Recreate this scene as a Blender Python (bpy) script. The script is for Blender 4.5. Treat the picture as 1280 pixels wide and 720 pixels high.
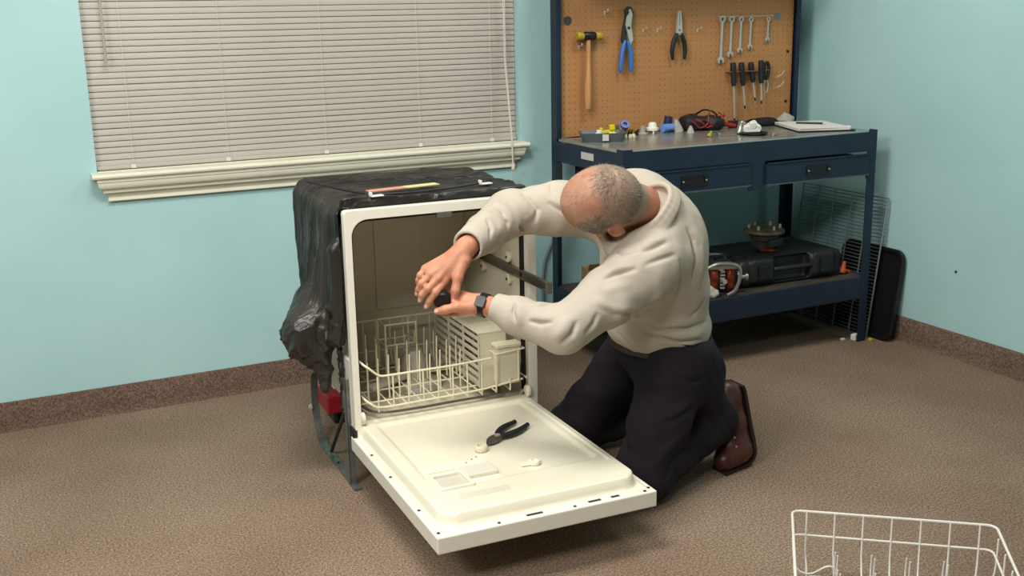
import bpy, bmesh, math, random
import numpy as np
from mathutils import Matrix, Vector, Euler, noise as mnoise

random.seed(7)
scene = bpy.context.scene
col = scene.collection
for o in list(bpy.data.objects):
    bpy.data.objects.remove(o, do_unlink=True)

# ------------------------------------------------------------------ camera
cam_d = bpy.data.cameras.new('camera')
cam = bpy.data.objects.new('camera', cam_d)
col.objects.link(cam)
CR = Vector((0.89607697, -0.44351504, -0.018452))
CU = Vector((0.12405144, 0.21028837, 0.9697371))
CF = Vector((0.42621275, 0.87124808, -0.24345324))
m3 = Matrix((CR, CU, -CF)).transposed().to_4x4()
cam.matrix_world = Matrix.Translation((-3.4636, -4.0338, 1.3901)) @ m3
cam_d.sensor_width = 36
cam_d.lens = 1378.6 / 1280 * 36
cam_d.clip_start = 0.05
scene.camera = cam

# ------------------------------------------------------------------ world, lights, exposure
world = bpy.data.worlds.new('world')
scene.world = world
world.use_nodes = True
world.node_tree.nodes['Background'].inputs[0].default_value = (0.55, 0.65, 0.8, 1)
world.node_tree.nodes['Background'].inputs[1].default_value = 0.05
scene.view_settings.view_transform = 'Standard'
scene.view_settings.look = 'None'
scene.view_settings.gamma = 1
scene.view_settings.use_curve_mapping = False
scene.view_settings.exposure = 0.0

def area(name, loc, target, sx, sy, power, color=(1, 1, 1)):
    d = bpy.data.lights.new(name, 'AREA')
    d.shape = 'RECTANGLE'; d.size = sx; d.size_y = sy
    d.energy = power; d.color = color
    o = bpy.data.objects.new(name, d); col.objects.link(o)
    o.location = loc
    v = Vector(target) - Vector(loc)
    o.rotation_euler = v.to_track_quat('-Z', 'Y').to_euler()
    return o
CEIL = 2.85
# ceiling panel lamps of the workroom
area('ceiling_lamp_light', (-.95, -1.35, CEIL - .06), (-.95, -1.35, 0), .6, .5, 22, (1, .965, .91))
area('ceiling_lamp_light', (-2.9, -1.75, CEIL - .06), (-2.9, -1.75, 0), .9, .6, 54, (1, .965, .91))
area('ceiling_lamp_light', (-3.9, -3.7, CEIL - .06), (-3.9, -3.7, 0), 1.2, .6, 50, (1, .97, .92))
# soft box on a tall stand at the left of the room
area('soft_box_light', (-5.0, -3.0, 2.6), (-2.4, -.9, .5), .9, .7, 66, (1, .97, .92))

# ------------------------------------------------------------------ helpers
def lin(c):
    out = []
    for x in c:
        x /= 255.0
        out.append(x / 12.92 if x <= .04045 else ((x + .055) / 1.055) ** 2.4)
    return out + [1.0]

MATS = {}
def mat(name, rgb, rough=.5, metal=0, rgb2=None, nscale=30, ncon=(.35, .65), bump=0, bscale=120, bdist=.002,
        trans=0, ior=1.45, coat=0, spec=None, stretch=None, alpha=1, sub=0, detail=4):
    if name in MATS: return MATS[name]
    m = bpy.data.materials.new(name); m.use_nodes = True
    nt = m.node_tree; b = nt.nodes['Principled BSDF']
    b.inputs['Base Color'].default_value = lin(rgb)
    b.inputs['Roughness'].default_value = rough
    b.inputs['Metallic'].default_value = metal
    b.inputs['IOR'].default_value = ior
    if trans: b.inputs['Transmission Weight'].default_value = trans
    if coat: b.inputs['Coat Weight'].default_value = coat
    if spec is not None: b.inputs['Specular IOR Level'].default_value = spec
    if alpha < 1: b.inputs['Alpha'].default_value = alpha
    if sub:
        b.inputs['Subsurface Weight'].default_value = sub
        b.inputs['Subsurface Radius'].default_value = (.012, .005, .003)
    tc = nt.nodes.new('ShaderNodeTexCoord'); mp = nt.nodes.new('ShaderNodeMapping')
    nt.links.new(tc.outputs['Object'], mp.inputs[0])
    if stretch: mp.inputs['Scale'].default_value = stretch
    if rgb2 is not None:
        n = nt.nodes.new('ShaderNodeTexNoise'); n.inputs['Scale'].default_value = nscale
        n.inputs['Detail'].default_value = detail
        r = nt.nodes.new('ShaderNodeValToRGB')
        r.color_ramp.elements[0].position = ncon[0]; r.color_ramp.elements[0].color = lin(rgb)
        r.color_ramp.elements[1].position = ncon[1]; r.color_ramp.elements[1].color = lin(rgb2)
        nt.links.new(mp.outputs[0], n.inputs['Vector'])
        nt.links.new(n.outputs['Fac'], r.inputs[0]); nt.links.new(r.outputs[0], b.inputs['Base Color'])
    if bump:
        n2 = nt.nodes.new('ShaderNodeTexNoise'); n2.inputs['Scale'].default_value = bscale
        n2.inputs['Detail'].default_value = 3
        nt.links.new(mp.outputs[0], n2.inputs['Vector'])
        bp = nt.nodes.new('ShaderNodeBump'); bp.inputs['Strength'].default_value = bump
        bp.inputs['Distance'].default_value = bdist
        nt.links.new(n2.outputs['Fac'], bp.inputs['Height']); nt.links.new(bp.outputs[0], b.inputs['Normal'])
    MATS[name] = m
    return m

def rz(a): return Matrix.Rotation(a, 4, 'Z')
def rx(a): return Matrix.Rotation(a, 4, 'X')
def ry(a): return Matrix.Rotation(a, 4, 'Y')
def T(x, y, z): return Matrix.Translation((x, y, z))

def rrect(x0, x1, y0, y1, r, n=6):
    pts = []
    for cx, cy, a0 in ((x1 - r, y1 - r, 0), (x0 + r, y1 - r, 90), (x0 + r, y0 + r, 180), (x1 - r, y0 + r, 270)):
        for k in range(n + 1):
            a = math.radians(a0 + 90 * k / n)
            pts.append((cx + r * math.cos(a), cy + r * math.sin(a)))
    return pts

class MB:
    def __init__(s): s.v = []; s.f = []
    def add(s, vs, fs, m=None):
        o = len(s.v)
        for p in vs:
            p = Vector(p)
            if m is not None: p = m @ p
            s.v.append(p[:])
        for f in fs: s.f.append([i + o for i in f])
        return s
    def box(s, x0, x1, y0, y1, z0, z1, m=None):
        return s.add([(x0,y0,z0),(x1,y0,z0),(x1,y1,z0),(x0,y1,z0),(x0,y0,z1),(x1,y0,z1),(x1,y1,z1),(x0,y1,z1)],
                     [(0,3,2,1),(4,5,6,7),(0,1,5,4),(1,2,6,5),(2,3,7,6),(3,0,4,7)], m)
    def cyl(s, p0, p1, r0, r1=None, n=12, m=None):
        return s.tube([p0, p1], [r0, r0 if r1 is None else r1], n, m=m)
    def tube(s, pts, r, n=6, closed=False, m=None, flat=None):
        P = [Vector(p) for p in pts]; k = len(P)
        R = r if isinstance(r, (list, tuple)) else [r] * k
        tang = []
        for i in range(k):
            if closed: t = P[(i + 1) % k] - P[i - 1]
            else: t = P[min(i + 1, k - 1)] - P[max(i - 1, 0)]
            tang.append(t.normalized() if t.length > 1e-9 else Vector((0, 0, 1)))
        a = tang[0].orthogonal().normalized()
        if flat is not None:
            a = Vector(flat) - tang[0] * tang[0].dot(Vector(flat)); a.normalize()
        vs = []; fs = []
        for i in range(k):
            a = (a - tang[i] * a.dot(tang[i])).normalized()
            b = tang[i].cross(a)
            for j in range(n):
                w = 2 * math.pi * j / n
                vs.append(P[i] + (a * math.cos(w) + b * math.sin(w)) * R[i])
        rng = k if closed else k - 1
        for i in range(rng):
            i2 = (i + 1) % k
            for j in range(n):
                j2 = (j + 1) % n
                fs.append((i*n + j, i*n + j2, i2*n + j2, i2*n + j))
        if not closed:
            fs.append(tuple(range(n - 1, -1, -1))); fs.append(tuple(range((k-1)*n, k*n)))
        return s.add(vs, fs, m)
    def lathe(s, prof, n=20, m=None):
        vs = []; fs = []
        for r, z in prof:
            for j in range(n):
                w = 2 * math.pi * j / n
                vs.append((max(r, 1e-5) * math.cos(w), max(r, 1e-5) * math.sin(w), z))
        for i in range(len(prof) - 1):
            for j in range(n):
                j2 = (j + 1) % n
                fs.append((i*n + j, i*n + j2, (i+1)*n + j2, (i+1)*n + j))
        fs.append(tuple(range(n - 1, -1, -1))); fs.append(tuple(range((len(prof)-1)*n, len(prof)*n)))
        return s.add(vs, fs, m)
    def prism(s, poly, z0, z1, m=None):
        n = len(poly)
        vs = [(x, y, z0) for x, y in poly] + [(x, y, z1) for x, y in poly]
        fs = [tuple(range(n - 1, -1, -1)), tuple(range(n, 2*n))]
        for i in range(n):
            j = (i + 1) % n
            fs.append((i, j, n + j, n + i))
        return s.add(vs, fs, m)
    def ring(s, outer, inner, z0, z1, m=None):
        n = len(outer)
        vs = [(x, y, z0) for x, y in outer] + [(x, y, z0) for x, y in inner] + \
             [(x, y, z1) for x, y in outer] + [(x, y, z1) for x, y in inner]
        fs = []
        for i in range(n):
            j = (i + 1) % n
            fs += [(j, i, n+i, n+j), (2*n+i, 2*n+j, 3*n+j, 3*n+i), (i, j, 2*n+j, 2*n+i), (n+j, n+i, 3*n+i, 3*n+j)]
        return s.add(vs, fs, m)
    def sphere(s, c, r, n=14, k=9, m=None):
        if not isinstance(r, (list, tuple)): r = (r, r, r)
        vs = []; fs = []
        for i in range(k + 1):
            t = math.pi * i / k
            for j in range(n):
                w = 2 * math.pi * j / n
                q = max(math.sin(t), 1e-4)
                vs.append((c[0] + r[0]*q*math.cos(w), c[1] + r[1]*q*math.sin(w), c[2] - r[2]*math.cos(t)))
        for i in range(k):
            for j in range(n):
                j2 = (j + 1) % n
                fs.append((i*n + j, i*n + j2, (i+1)*n + j2, (i+1)*n + j))
        return s.add(vs, fs, m)
    def mesh(s, name):
        me = bpy.data.meshes.new(name)
        me.from_pydata(s.v, [], s.f); me.update()
        bm = bmesh.new(); bm.from_mesh(me)
        bmesh.ops.recalc_face_normals(bm, faces=bm.faces)
        bm.to_mesh(me); bm.free()
        return me
    def build(s, name, material, parent=None, smooth=False, bevel=0, seg=2):
        me = s.mesh(name)
        o = bpy.data.objects.new(name, me); col.objects.link(o)
        if material: me.materials.append(material)
        if smooth:
            me.shade_smooth(); me.set_sharp_from_angle(angle=math.radians(40))
        if bevel:
            md = o.modifiers.new('bevel', 'BEVEL'); md.width = bevel; md.segments = seg
            md.limit_method = 'ANGLE'; md.angle_limit = math.radians(35)
        if parent: o.parent = parent
        return o

def tag(o, label, cat, group=None, kind=None):
    o['label'] = label; o['category'] = cat
    if group: o['group'] = group
    if kind: o['kind'] = kind
    return o
def thing(name, label, cat, loc=(0, 0, 0), rotz=0, group=None, rot=None):
    o = bpy.data.objects.new(name, None); col.objects.link(o)
    o.empty_display_size = .05
    o.location = loc; o.rotation_euler = rot if rot is not None else (0, 0, rotz)
    return tag(o, label, cat, group)
def struct(o, label=None, cat=None):
    o['kind'] = 'structure'
    if label: o['label'] = label
    if cat: o['category'] = cat
    return o
def share(name, me, parent, loc=(0, 0, 0), rot=(0, 0, 0), scale=(1, 1, 1)):
    o = bpy.data.objects.new(name, me); col.objects.link(o)
    o.parent = parent; o.location = loc; o.rotation_euler = rot; o.scale = scale
    return o
def put(o, loc, rot=(0, 0, 0)):
    o.location = loc; o.rotation_euler = rot
    return o

# ---- signed-distance modelling: shapes blended on a grid, skinned with surface nets
class Field:
    def __init__(s, lo, hi, vox):
        s.lo = np.array(lo, float); s.vox = vox
        s.n = np.ceil((np.array(hi) - s.lo) / vox).astype(int) + 1
        s.f = np.full(s.n, .06, np.float32)
    def sub(s, lo, hi):
        a = np.clip(np.floor((np.array(lo) - s.lo) / s.vox).astype(int), 0, s.n)
        b = np.clip(np.ceil((np.array(hi) - s.lo) / s.vox).astype(int) + 1, 0, s.n)
        sl = tuple(slice(i, j) for i, j in zip(a, b))
        ax = [(np.arange(i, j) * s.vox + s.lo[k]).astype(np.float32) for k, (i, j) in enumerate(zip(a, b))]
        return sl, ax[0][:, None, None], ax[1][None, :, None], ax[2][None, None, :]
    def merge(s, sl, d, k, op):
        g = s.f[sl]
        if op == 'add':
            if k > 0:
                h = np.clip(.5 + .5 * (g - d) / k, 0, 1); s.f[sl] = g + (d - g) * h - k * h * (1 - h)
            else: s.f[sl] = np.minimum(g, d)
        else:
            d = -d
            if k > 0:
                h = np.clip(.5 - .5 * (g - d) / k, 0, 1); s.f[sl] = g + (d - g) * h + k * h * (1 - h)
            else: s.f[sl] = np.maximum(g, d)
    def cone(s, a, b, ra, rb, k=.01, op='add', flat=None):
        """round cone a-b; flat=(axis vector, factor) squeezes it along an axis"""
        a = np.array(a, float); b = np.array(b, float)
        pad = max(ra, rb) * (1 if flat is None else max(1, 1 / flat[1] * 0 + 1)) + k + .03
        lo = np.minimum(a, b) - pad; hi = np.maximum(a, b) + pad
        sl, X, Y, Z = s.sub(lo, hi)
        ab = b - a; L2 = max(float(ab @ ab), 1e-9)
        t = np.clip(((X - a[0]) * ab[0] + (Y - a[1]) * ab[1] + (Z - a[2]) * ab[2]) / L2, 0, 1)
        dx = X - a[0] - t * ab[0]; dy = Y - a[1] - t * ab[1]; dz = Z - a[2] - t * ab[2]
        if flat is not None:
            ax = np.array(flat[0], float); ax /= np.linalg.norm(ax)
            q = dx * ax[0] + dy * ax[1] + dz * ax[2]
            w = 1 / flat[1] - 1
            dx = dx + q * w * ax[0]; dy = dy + q * w * ax[1]; dz = dz + q * w * ax[2]
        r = ra + (rb - ra) * t
        d = np.sqrt(dx*dx + dy*dy + dz*dz) - r
        if flat is not None: d = d * (.5 + .5 * flat[1])
        s.merge(sl, d.astype(np.float32), k, op)
    def chain(s, pts, rad, k=.01, op='add', flat=None):
        for i in range(len(pts) - 1): s.cone(pts[i], pts[i+1], rad[i], rad[i+1], k, op, flat)
    def ell(s, c, r, R=None, k=.01, op='add'):
        """ellipsoid; R rows are its axes"""
        R = np.eye(3) if R is None else np.array(R, float)
        c = np.array(c, float); r = np.array(r, float)
        pad = r.max() + k + .03
        sl, X, Y, Z = s.sub(c - pad, c + pad)
        X = X - c[0]; Y = Y - c[1]; Z = Z - c[2]
        q = [X * R[i, 0] + Y * R[i, 1] + Z * R[i, 2] for i in range(3)]
        k0 = np.sqrt(sum((q[i] / r[i]) ** 2 for i in range(3)))
        k1 = np.sqrt(sum((q[i] / r[i] ** 2) ** 2 for i in range(3))) + 1e-6
        d = k0 * (k0 - 1) / k1
        s.merge(sl, d.astype(np.float32), k, op)
    def rbox(s, c, h, rad=.01, R=None, k=.01, op='add'):
        R = np.eye(3) if R is None else np.array(R, float)
        c = np.array(c, float); h = np.array(h, float)
        pad = np.linalg.norm(h) + k + .03
        sl, X, Y, Z = s.sub(c - pad, c + pad)
        X = X - c[0]; Y = Y - c[1]; Z = Z - c[2]
        q = [np.abs(X * R[i, 0] + Y * R[i, 1] + Z * R[i, 2]) - h[i] + rad for i in range(3)]
        d = np.sqrt(sum(np.maximum(a, 0) ** 2 for a in q)) + np.minimum(np.maximum(np.maximum(q[0], q[1]), q[2]), 0) - rad
        s.merge(sl, d.astype(np.float32), k, op)
    def cut(s, p, nrm, lo, hi, k=.004):
        """remove everything on the side the normal points to, inside a box"""
        sl, X, Y, Z = s.sub(lo, hi)
        nrm = np.array(nrm, float); nrm /= np.linalg.norm(nrm)
        d = -((X - p[0]) * nrm[0] + (Y - p[1]) * nrm[1] + (Z - p[2]) * nrm[2])
        s.merge(sl, d.astype(np.float32), k, 'sub')
    def mesh(s):
        f = s.f; neg = f < 0
        n = s.n
        c = np.zeros(n - 1, np.int8)
        for i in (0, 1):
            for j in (0, 1):
                for k in (0, 1):
                    c += neg[i:n[0]-1+i, j:n[1]-1+j, k:n[2]-1+k]
        cells = np.argwhere((c > 0) & (c < 8))
        idx = np.full(n - 1, -1, np.int32)
        idx[cells[:, 0], cells[:, 1], cells[:, 2]] = np.arange(len(cells))
        acc = np.zeros((len(cells), 3)); cnt = np.zeros(len(cells))
        cor = [(i, j, k) for i in (0, 1) for j in (0, 1) for k in (0, 1)]
        val = {q: f[cells[:, 0]+q[0], cells[:, 1]+q[1], cells[:, 2]+q[2]].astype(float) for q in cor}
        for a in cor:
            for ax in range(3):
                if a[ax] == 0:
                    b = list(a); b[ax] = 1; b = tuple(b)
                    va, vb = val[a], val[b]
                    mk = (va < 0) != (vb < 0)
                    t = np.where(mk, va / np.where(mk, va - vb, 1), 0)
                    p = np.tile(np.array(a, float), (len(cells), 1)); p[:, ax] += t
                    acc[mk] += p[mk]; cnt[mk] += 1
        V = s.lo + (cells + acc / cnt[:, None]) * s.vox
        F = []
        for ax in range(3):
            u, v = (ax + 1) % 3, (ax + 2) % 3
            sa = [slice(1, n[i]-1) for i in range(3)]; sb = list(sa)
            sa[ax] = slice(0, n[ax]-1); sb[ax] = slice(1, n[ax])
            na, nb = neg[tuple(sa)], neg[tuple(sb)]
            for flip in (0, 1):
                e = np.argwhere((na & ~nb) if not flip else (~na & nb))
                off = np.array([1, 1, 1]); off[ax] = 0
                e = e + off
                q = []
                for du, dv in ((-1, -1), (0, -1), (0, 0), (-1, 0)):
                    w = e.copy(); w[:, u] += du; w[:, v] += dv
                    q.append(idx[w[:, 0], w[:, 1], w[:, 2]])
                q = np.stack(q, 1)
                if flip: q = q[:, ::-1]
                F.append(q)
        F = np.concatenate(F)
        F = F[(F >= 0).all(1)]
        return V, F

def normals(V, F):
    a = np.cross(V[F[:, 2]] - V[F[:, 0]], V[F[:, 3]] - V[F[:, 1]])
    N = np.zeros_like(V)
    for i in range(4): np.add.at(N, F[:, i], a)
    return N / (np.linalg.norm(N, axis=1)[:, None] + 1e-12)
def relax(V, F, it=1, w=.5):
    for _ in range(it):
        A = np.zeros_like(V); c = np.zeros(len(V))
        for i in range(4):
            j = F[:, (i + 1) % 4]
            np.add.at(A, F[:, i], V[j]); np.add.at(c, F[:, i], 1)
            np.add.at(A, j, V[F[:, i]]); np.add.at(c, j, 1)
        V = V + w * (A / c[:, None] - V)
    return V
def seg_dist(V, pts):
    best = np.full(len(V), 1e9)
    P = np.array(pts, float)
    for a, b in zip(P[:-1], P[1:]):
        ab = b - a
        t = np.clip((V - a) @ ab / max(ab @ ab, 1e-12), 0, 1)
        best = np.minimum(best, np.linalg.norm(V - a - t[:, None] * ab, axis=1))
    return best
def fold(V, pts, wd, am):
    """a crease (am<0) or ridge (am>0) along a polyline, dying out towards both ends"""
    P = np.array(pts, float); L = np.linalg.norm(P[1:] - P[:-1], axis=1); S = np.concatenate([[0], np.cumsum(L)]); tot = S[-1]
    near = np.where((np.abs(V - P.mean(0)).max(1)) < tot / 2 + .08)[0]
    W = V[near]; best = np.full(len(W), 1e9); sp = np.zeros(len(W))
    for i, (a, b) in enumerate(zip(P[:-1], P[1:])):
        ab = b - a; t = np.clip((W - a) @ ab / max(ab @ ab, 1e-12), 0, 1)
        d = np.linalg.norm(W - a - t[:, None] * ab, axis=1); m = d < best
        best[m] = d[m]; sp[m] = (S[i] + t[m] * L[i]) / tot
    out = np.zeros(len(V))
    out[near] = am * np.sin(np.pi * np.clip(sp, 0, 1)) ** .8 * np.exp(-(best / wd) ** 2)
    return out
def quad_mesh(name, V, F, material, parent=None):
    me = bpy.data.meshes.new(name)
    me.vertices.add(len(V)); me.vertices.foreach_set('co', np.ascontiguousarray(V, np.float32).ravel())
    me.loops.add(F.size); me.loops.foreach_set('vertex_index', np.ascontiguousarray(F, np.int32).ravel())
    me.polygons.add(len(F)); me.polygons.foreach_set('loop_start', np.arange(0, F.size, 4, dtype=np.int32))
    me.update(calc_edges=True); me.validate()
    me.shade_smooth()
    o = bpy.data.objects.new(name, me); col.objects.link(o)
    if material: me.materials.append(material)
    if parent: o.parent = parent
    return o
def wave(V, sc, seed=0):
    """cheap smooth pseudo noise on points, about -1..1"""
    rng = np.random.RandomState(seed); s = np.zeros(len(V))
    for i in range(6):
        k = rng.normal(size=3) * np.array(sc); s += np.sin(V @ k + rng.uniform(0, 6.28))
    return s / 3

# ================================================================== the room
def wall_mat():
    return mat('wall_paint', (166, 204, 205), .75, rgb2=(172, 209, 210), nscale=2.5, bump=.12, bscale=260, bdist=.001, spec=.25)
WALL = wall_mat()
def carpet(name, c1, c2, c3, warm=None):
    m = bpy.data.materials.new(name); m.use_nodes = True
    nt = m.node_tree; b = nt.nodes['Principled BSDF']; N = nt.nodes.new; L = nt.links.new
    b.inputs['Roughness'].default_value = .95; b.inputs['Specular IOR Level'].default_value = .1
    tc = N('ShaderNodeTexCoord')
    n1 = N('ShaderNodeTexNoise'); n1.inputs['Scale'].default_value = 170; n1.inputs['Detail'].default_value = 5; n1.inputs['Roughness'].default_value = .7
    n2 = N('ShaderNodeTexNoise'); n2.inputs['Scale'].default_value = 1.6; n2.inputs['Detail'].default_value = 6
    L(tc.outputs['Object'], n1.inputs['Vector']); L(tc.outputs['Object'], n2.inputs['Vector'])
    r = N('ShaderNodeValToRGB'); e = r.color_ramp.elements
    e[0].position = .34; e[0].color = lin(c1); e[1].position = .66; e[1].color = lin(c3)
    x = e.new(.5); x.color = lin(c2)
    L(n1.outputs['Fac'], r.inputs[0])
    mx = N('ShaderNodeMix'); mx.data_type = 'RGBA'; mx.blend_type = 'MULTIPLY'; mx.inputs['Factor'].default_value = 1
    r2 = N('ShaderNodeValToRGB'); r2.color_ramp.elements[0].position = .36; r2.color_ramp.elements[0].color = (.80, .76, .74, 1)
    r2.color_ramp.elements[1].position = .62; r2.color_ramp.elements[1].color = (1, 1, 1, 1)
    L(n2.outputs['Fac'], r2.inputs[0])
    L(r.outputs[0], mx.inputs['A']); L(r2.outputs[0], mx.inputs['B']); L(mx.outputs['Result'], b.inputs['Base Color'])
    bp = N('ShaderNodeBump'); bp.inputs['Strength'].default_value = .4; bp.inputs['Distance'].default_value = .003
    L(n1.outputs['Fac'], bp.inputs['Height']); L(bp.outputs[0], b.inputs['Normal'])
    return m
CARPET = carpet('carpet', (84, 69, 58), (134, 115, 98), (178, 157, 136))
COVE = carpet('carpet_cove', (74, 60, 52), (112, 93, 82), (140, 120, 106))

XL, YF = -7.5, -9.0
struct(MB().box(XL - .1, .1, YF - .1, .16, -.08, 0).build('floor', CARPET))
struct(MB().box(XL - .1, .1, YF - .1, .16, CEIL, CEIL + .08).build('ceiling', mat('ceiling_paint', (225, 225, 220), .9, bump=.2, bscale=90)))
WX0, WX1, WZ0, WZ1 = -3.075, -1.445, .874, 2.08
w = MB()
w.box(XL - .1, WX0, 0, .16, 0, CEIL); w.box(WX1, .1, 0, .16, 0, CEIL)
w.box(WX0, WX1, 0, .16, 0, WZ0); w.box(WX0, WX1, 0, .16, WZ1, CEIL)
struct(w.build('wall_back', WALL))
struct(MB().box(0, .1, YF - .1, 0, 0, CEIL).build('wall_right', WALL))
struct(MB().box(XL - .1, XL, YF - .1, 0, 0, CEIL).build('wall_left', WALL))
struct(MB().box(XL, 0, YF - .1, YF, 0, CEIL).build('wall_front', WALL))
# carpet cove base: a carpet strip turned up the wall with a bound edge
def cove(L, bh=.105):
    # profile in (out, z), run along x
    pr = [(0.0, 0), (-.016, 0), (-.011, .012), (-.009, .03), (-.008, bh - .004), (-.005, bh), (0, bh)]
    mb = MB(); n = len(pr)
    vs = [(0, y, z) for y, z in pr] + [(L, y, z) for y, z in pr]
    fs = [tuple(range(n)), tuple(range(2*n - 1, n - 1, -1))]
    for i in range(n): j = (i + 1) % n; fs.append((i, n + i, n + j, j))
    return mb.add(vs, fs)
struct(put(cove(-XL - .012).build('baseboard_back', COVE, smooth=True), (XL, -.0005, 0)))
o = struct(cove(-YF - .02).build('baseboard_right', COVE, smooth=True)); put(o, (-.0005, -.012, 0), (0, 0, -math.pi / 2))

# ---- window
CREAM = mat('cream_trim_paint', (224, 222, 202), .45, rgb2=(218, 215, 194), nscale=6)
WHITEP = mat('white_vinyl', (226, 226, 222), .4)
GLASS = mat('window_glass', (235, 245, 245), .02, trans=1, ior=1.45)
win = bpy.data.objects.new('window_1', None); col.objects.link(win)
struct(win, 'window with cream moulded sill behind the closed blind', 'window')
fr = MB(); fo = [(WX0, WZ0), (WX1, WZ0), (WX1, WZ1), (WX0, WZ1)]
def rect_ring(mb, x0, x1, z0, z1, t, y0, y1):
    mb.box(x0, x0 + t, y0, y1, z0, z1); mb.box(x1 - t, x1, y0, y1, z0, z1)
    mb.box(x0 + t, x1 - t, y0, y1, z0, z0 + t); mb.box(x0 + t, x1 - t, y0, y1, z1 - t, z1)
rect_ring(fr, WX0, WX1, WZ0, WZ1, .05, .1, .15)
fr.box(WX0 + .05, WX1 - .05, .1, .14, (WZ0+WZ1)/2 - .02, (WZ0+WZ1)/2 + .02)
fr.build('window_frame', WHITEP, win)
for z0, z1 in ((WZ0 + .05, (WZ0+WZ1)/2 - .02), ((WZ0+WZ1)/2 + .02, WZ1 - .05)):
    MB().box(WX0 + .05, WX1 - .05, .12, .126, z0, z1).build('pane', GLASS, win)
# sill: stool board with rounded nose and crown-shaped apron beneath, mitred returns
def run_profile(pr, x0, x1, ret):
    """profile (out, z) run along x, each point pulled in at the ends by ret*depth behind the nose"""
    n = len(pr); mx = max(p[0] for p in pr)
    vs = [(x0 + (mx - d) * ret, -d, z) for d, z in pr] + [(x1 - (mx - d) * ret, -d, z) for d, z in pr]
    fs = [tuple(range(n)), tuple(range(2*n - 1, n - 1, -1))]
    for i in range(n): j = (i + 1) % n; fs.append((i, n + i, n + j, j))
    return MB().add(vs, fs)
stool = [(-.099, .874), (.052, .874), (.058, .871), (.060, .865), (.058, .859), (.052, .856), (0.0, .856), (0.0, .8735), (-.099, .8735)]
sb = run_profile([(0.0, .8745), (.052, .8745), (.058, .871), (.060, .865), (.058, .859), (.052, .856), (0.0, .856)], -3.098, -1.424, 0)
sb.box(WX0 + .001, WX1 - .001, 0, .099, .8741, .8775)
sb.build('sill', CREAM, win, bevel=.001)
ap = [(0, .856), (.050, .856), (.050, .846)]
for k in range(7):
    t = k / 6; ap.append((.047 - .014 * (1 - math.cos(t * math.pi / 2)), .844 - .026 * math.sin(t * math.pi / 2)))
ap += [(.031, .816), (.031, .808)]
for k in range(7):
    t = k / 6; ap.append((.030 - .016 * math.sin(t * math.pi / 2), .806 - .020 * (1 - math.cos(t * math.pi / 2))))
ap += [(.016, .783), (.016, .776), (.012, .773), (0, .773)]
run_profile(ap, -3.084, -1.438, 1.0).build('apron_moulding', CREAM, win, smooth=True)

# ---- closed slat blind hanging in the window
SLAT = mat('blind_slat_vinyl', (181, 174, 165), .5, rgb2=(175, 169, 160), nscale=3)
CORD = mat('blind_cord', (214, 206, 194), .8)
bl = thing('window_blind', 'closed off-white horizontal slat blind with wand and pull cord in the window', 'blind', (0, 0, 0))
BX0, BX1 = WX0 + .002, WX1 - .002
sl = MB(); npf = 6; th = .0009
prf = []
for k in range(npf + 1):
    t = -1 + 2 * k / npf
    prf.append((.0125 * t, .0016 * (1 - t * t)))
vs = []; ns = npf + 1
for x in (BX0, BX1):
    vs += [(x, a, b) for a, b in prf] + [(x, a, b - th) for a, b in prf]
fs = []
for k in range(npf):
    fs += [(k, k+1, 2*ns+k+1, 2*ns+k), (ns+k+1, ns+k, 3*ns+k, 3*ns+k+1)]
fs += [(0, 2*ns, 3*ns, ns), (ns-1, 2*ns-1, 4*ns-1, 3*ns-1)]
fs += [tuple(list(range(ns)) + list(range(2*ns-1, ns-1, -1))), tuple(list(range(2*ns, 3*ns)) + list(range(4*ns-1, 3*ns-1, -1)))]
sl.add(vs, fs)
slat_me = sl.mesh('slat'); slat_me.materials.append(SLAT); slat_me.shade_smooth(); slat_me.set_sharp_from_angle(angle=.7)
pitch = .0213; z = .906; k = 0
while z < WZ1 - .05:
    ang = math.radians(75 + random.uniform(-1.2, 1.2))
    # room edge down
    share('slat', slat_me, bl, (0, .028, z), (ang, random.uniform(-.0004, .0004), 0)); z += pitch; k += 1
MB().box(BX0, BX1, .016, .038, .880, .893).build('bottom_rail', SLAT, bl, bevel=.003)
for xx in (-2.951, -2.62, -2.251, -1.87, -1.56):
    MB().box(xx - .008, xx + .008, .0125, .0165, .881, .8945).build('rail_clip', CORD, bl)
    MB().tube([(xx, .0125, .9), (xx, .0125, 2.03)], .0008, 5).build('ladder_cord', CORD, bl)
MB().box(BX0, BX1, .008, .042, WZ1 - .035, WZ1 - .001).build('head_rail', SLAT, bl, bevel=.002)
MB().tube([(-3.008, -.004, 2.04), (-3.008, -.006, 1.30), (-3.009, -.008, 1.252), (-3.009, -.008, 1.244)], [.0042, .0042, .005, .004], 6).build('tilt_wand', mat('clear_wand', (168, 160, 150), .25), bl, smooth=True)
cordo = MB().tube([(-1.512, -.002, 2.04), (-1.510, -.012, 1.2), (-1.509, -.062, .885), (-1.509, -.066, .80), (-1.511, -.05, .715)], .0022, 6)
cordo.tube([(-1.504, -.002, 2.04), (-1.505, -.012, 1.2), (-1.506, -.062, .885), (-1.506, -.065, .79)], .0018, 6)
lc = cordo.build('lift_cord', CORD, bl)
MB().lathe([(.002, .03), (.0065, .012), (.008, 0), (.006, -.003)], 10, T(-1.507, -.066, .772)).build('cord_tassel', CORD, lc, smooth=True)

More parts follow.
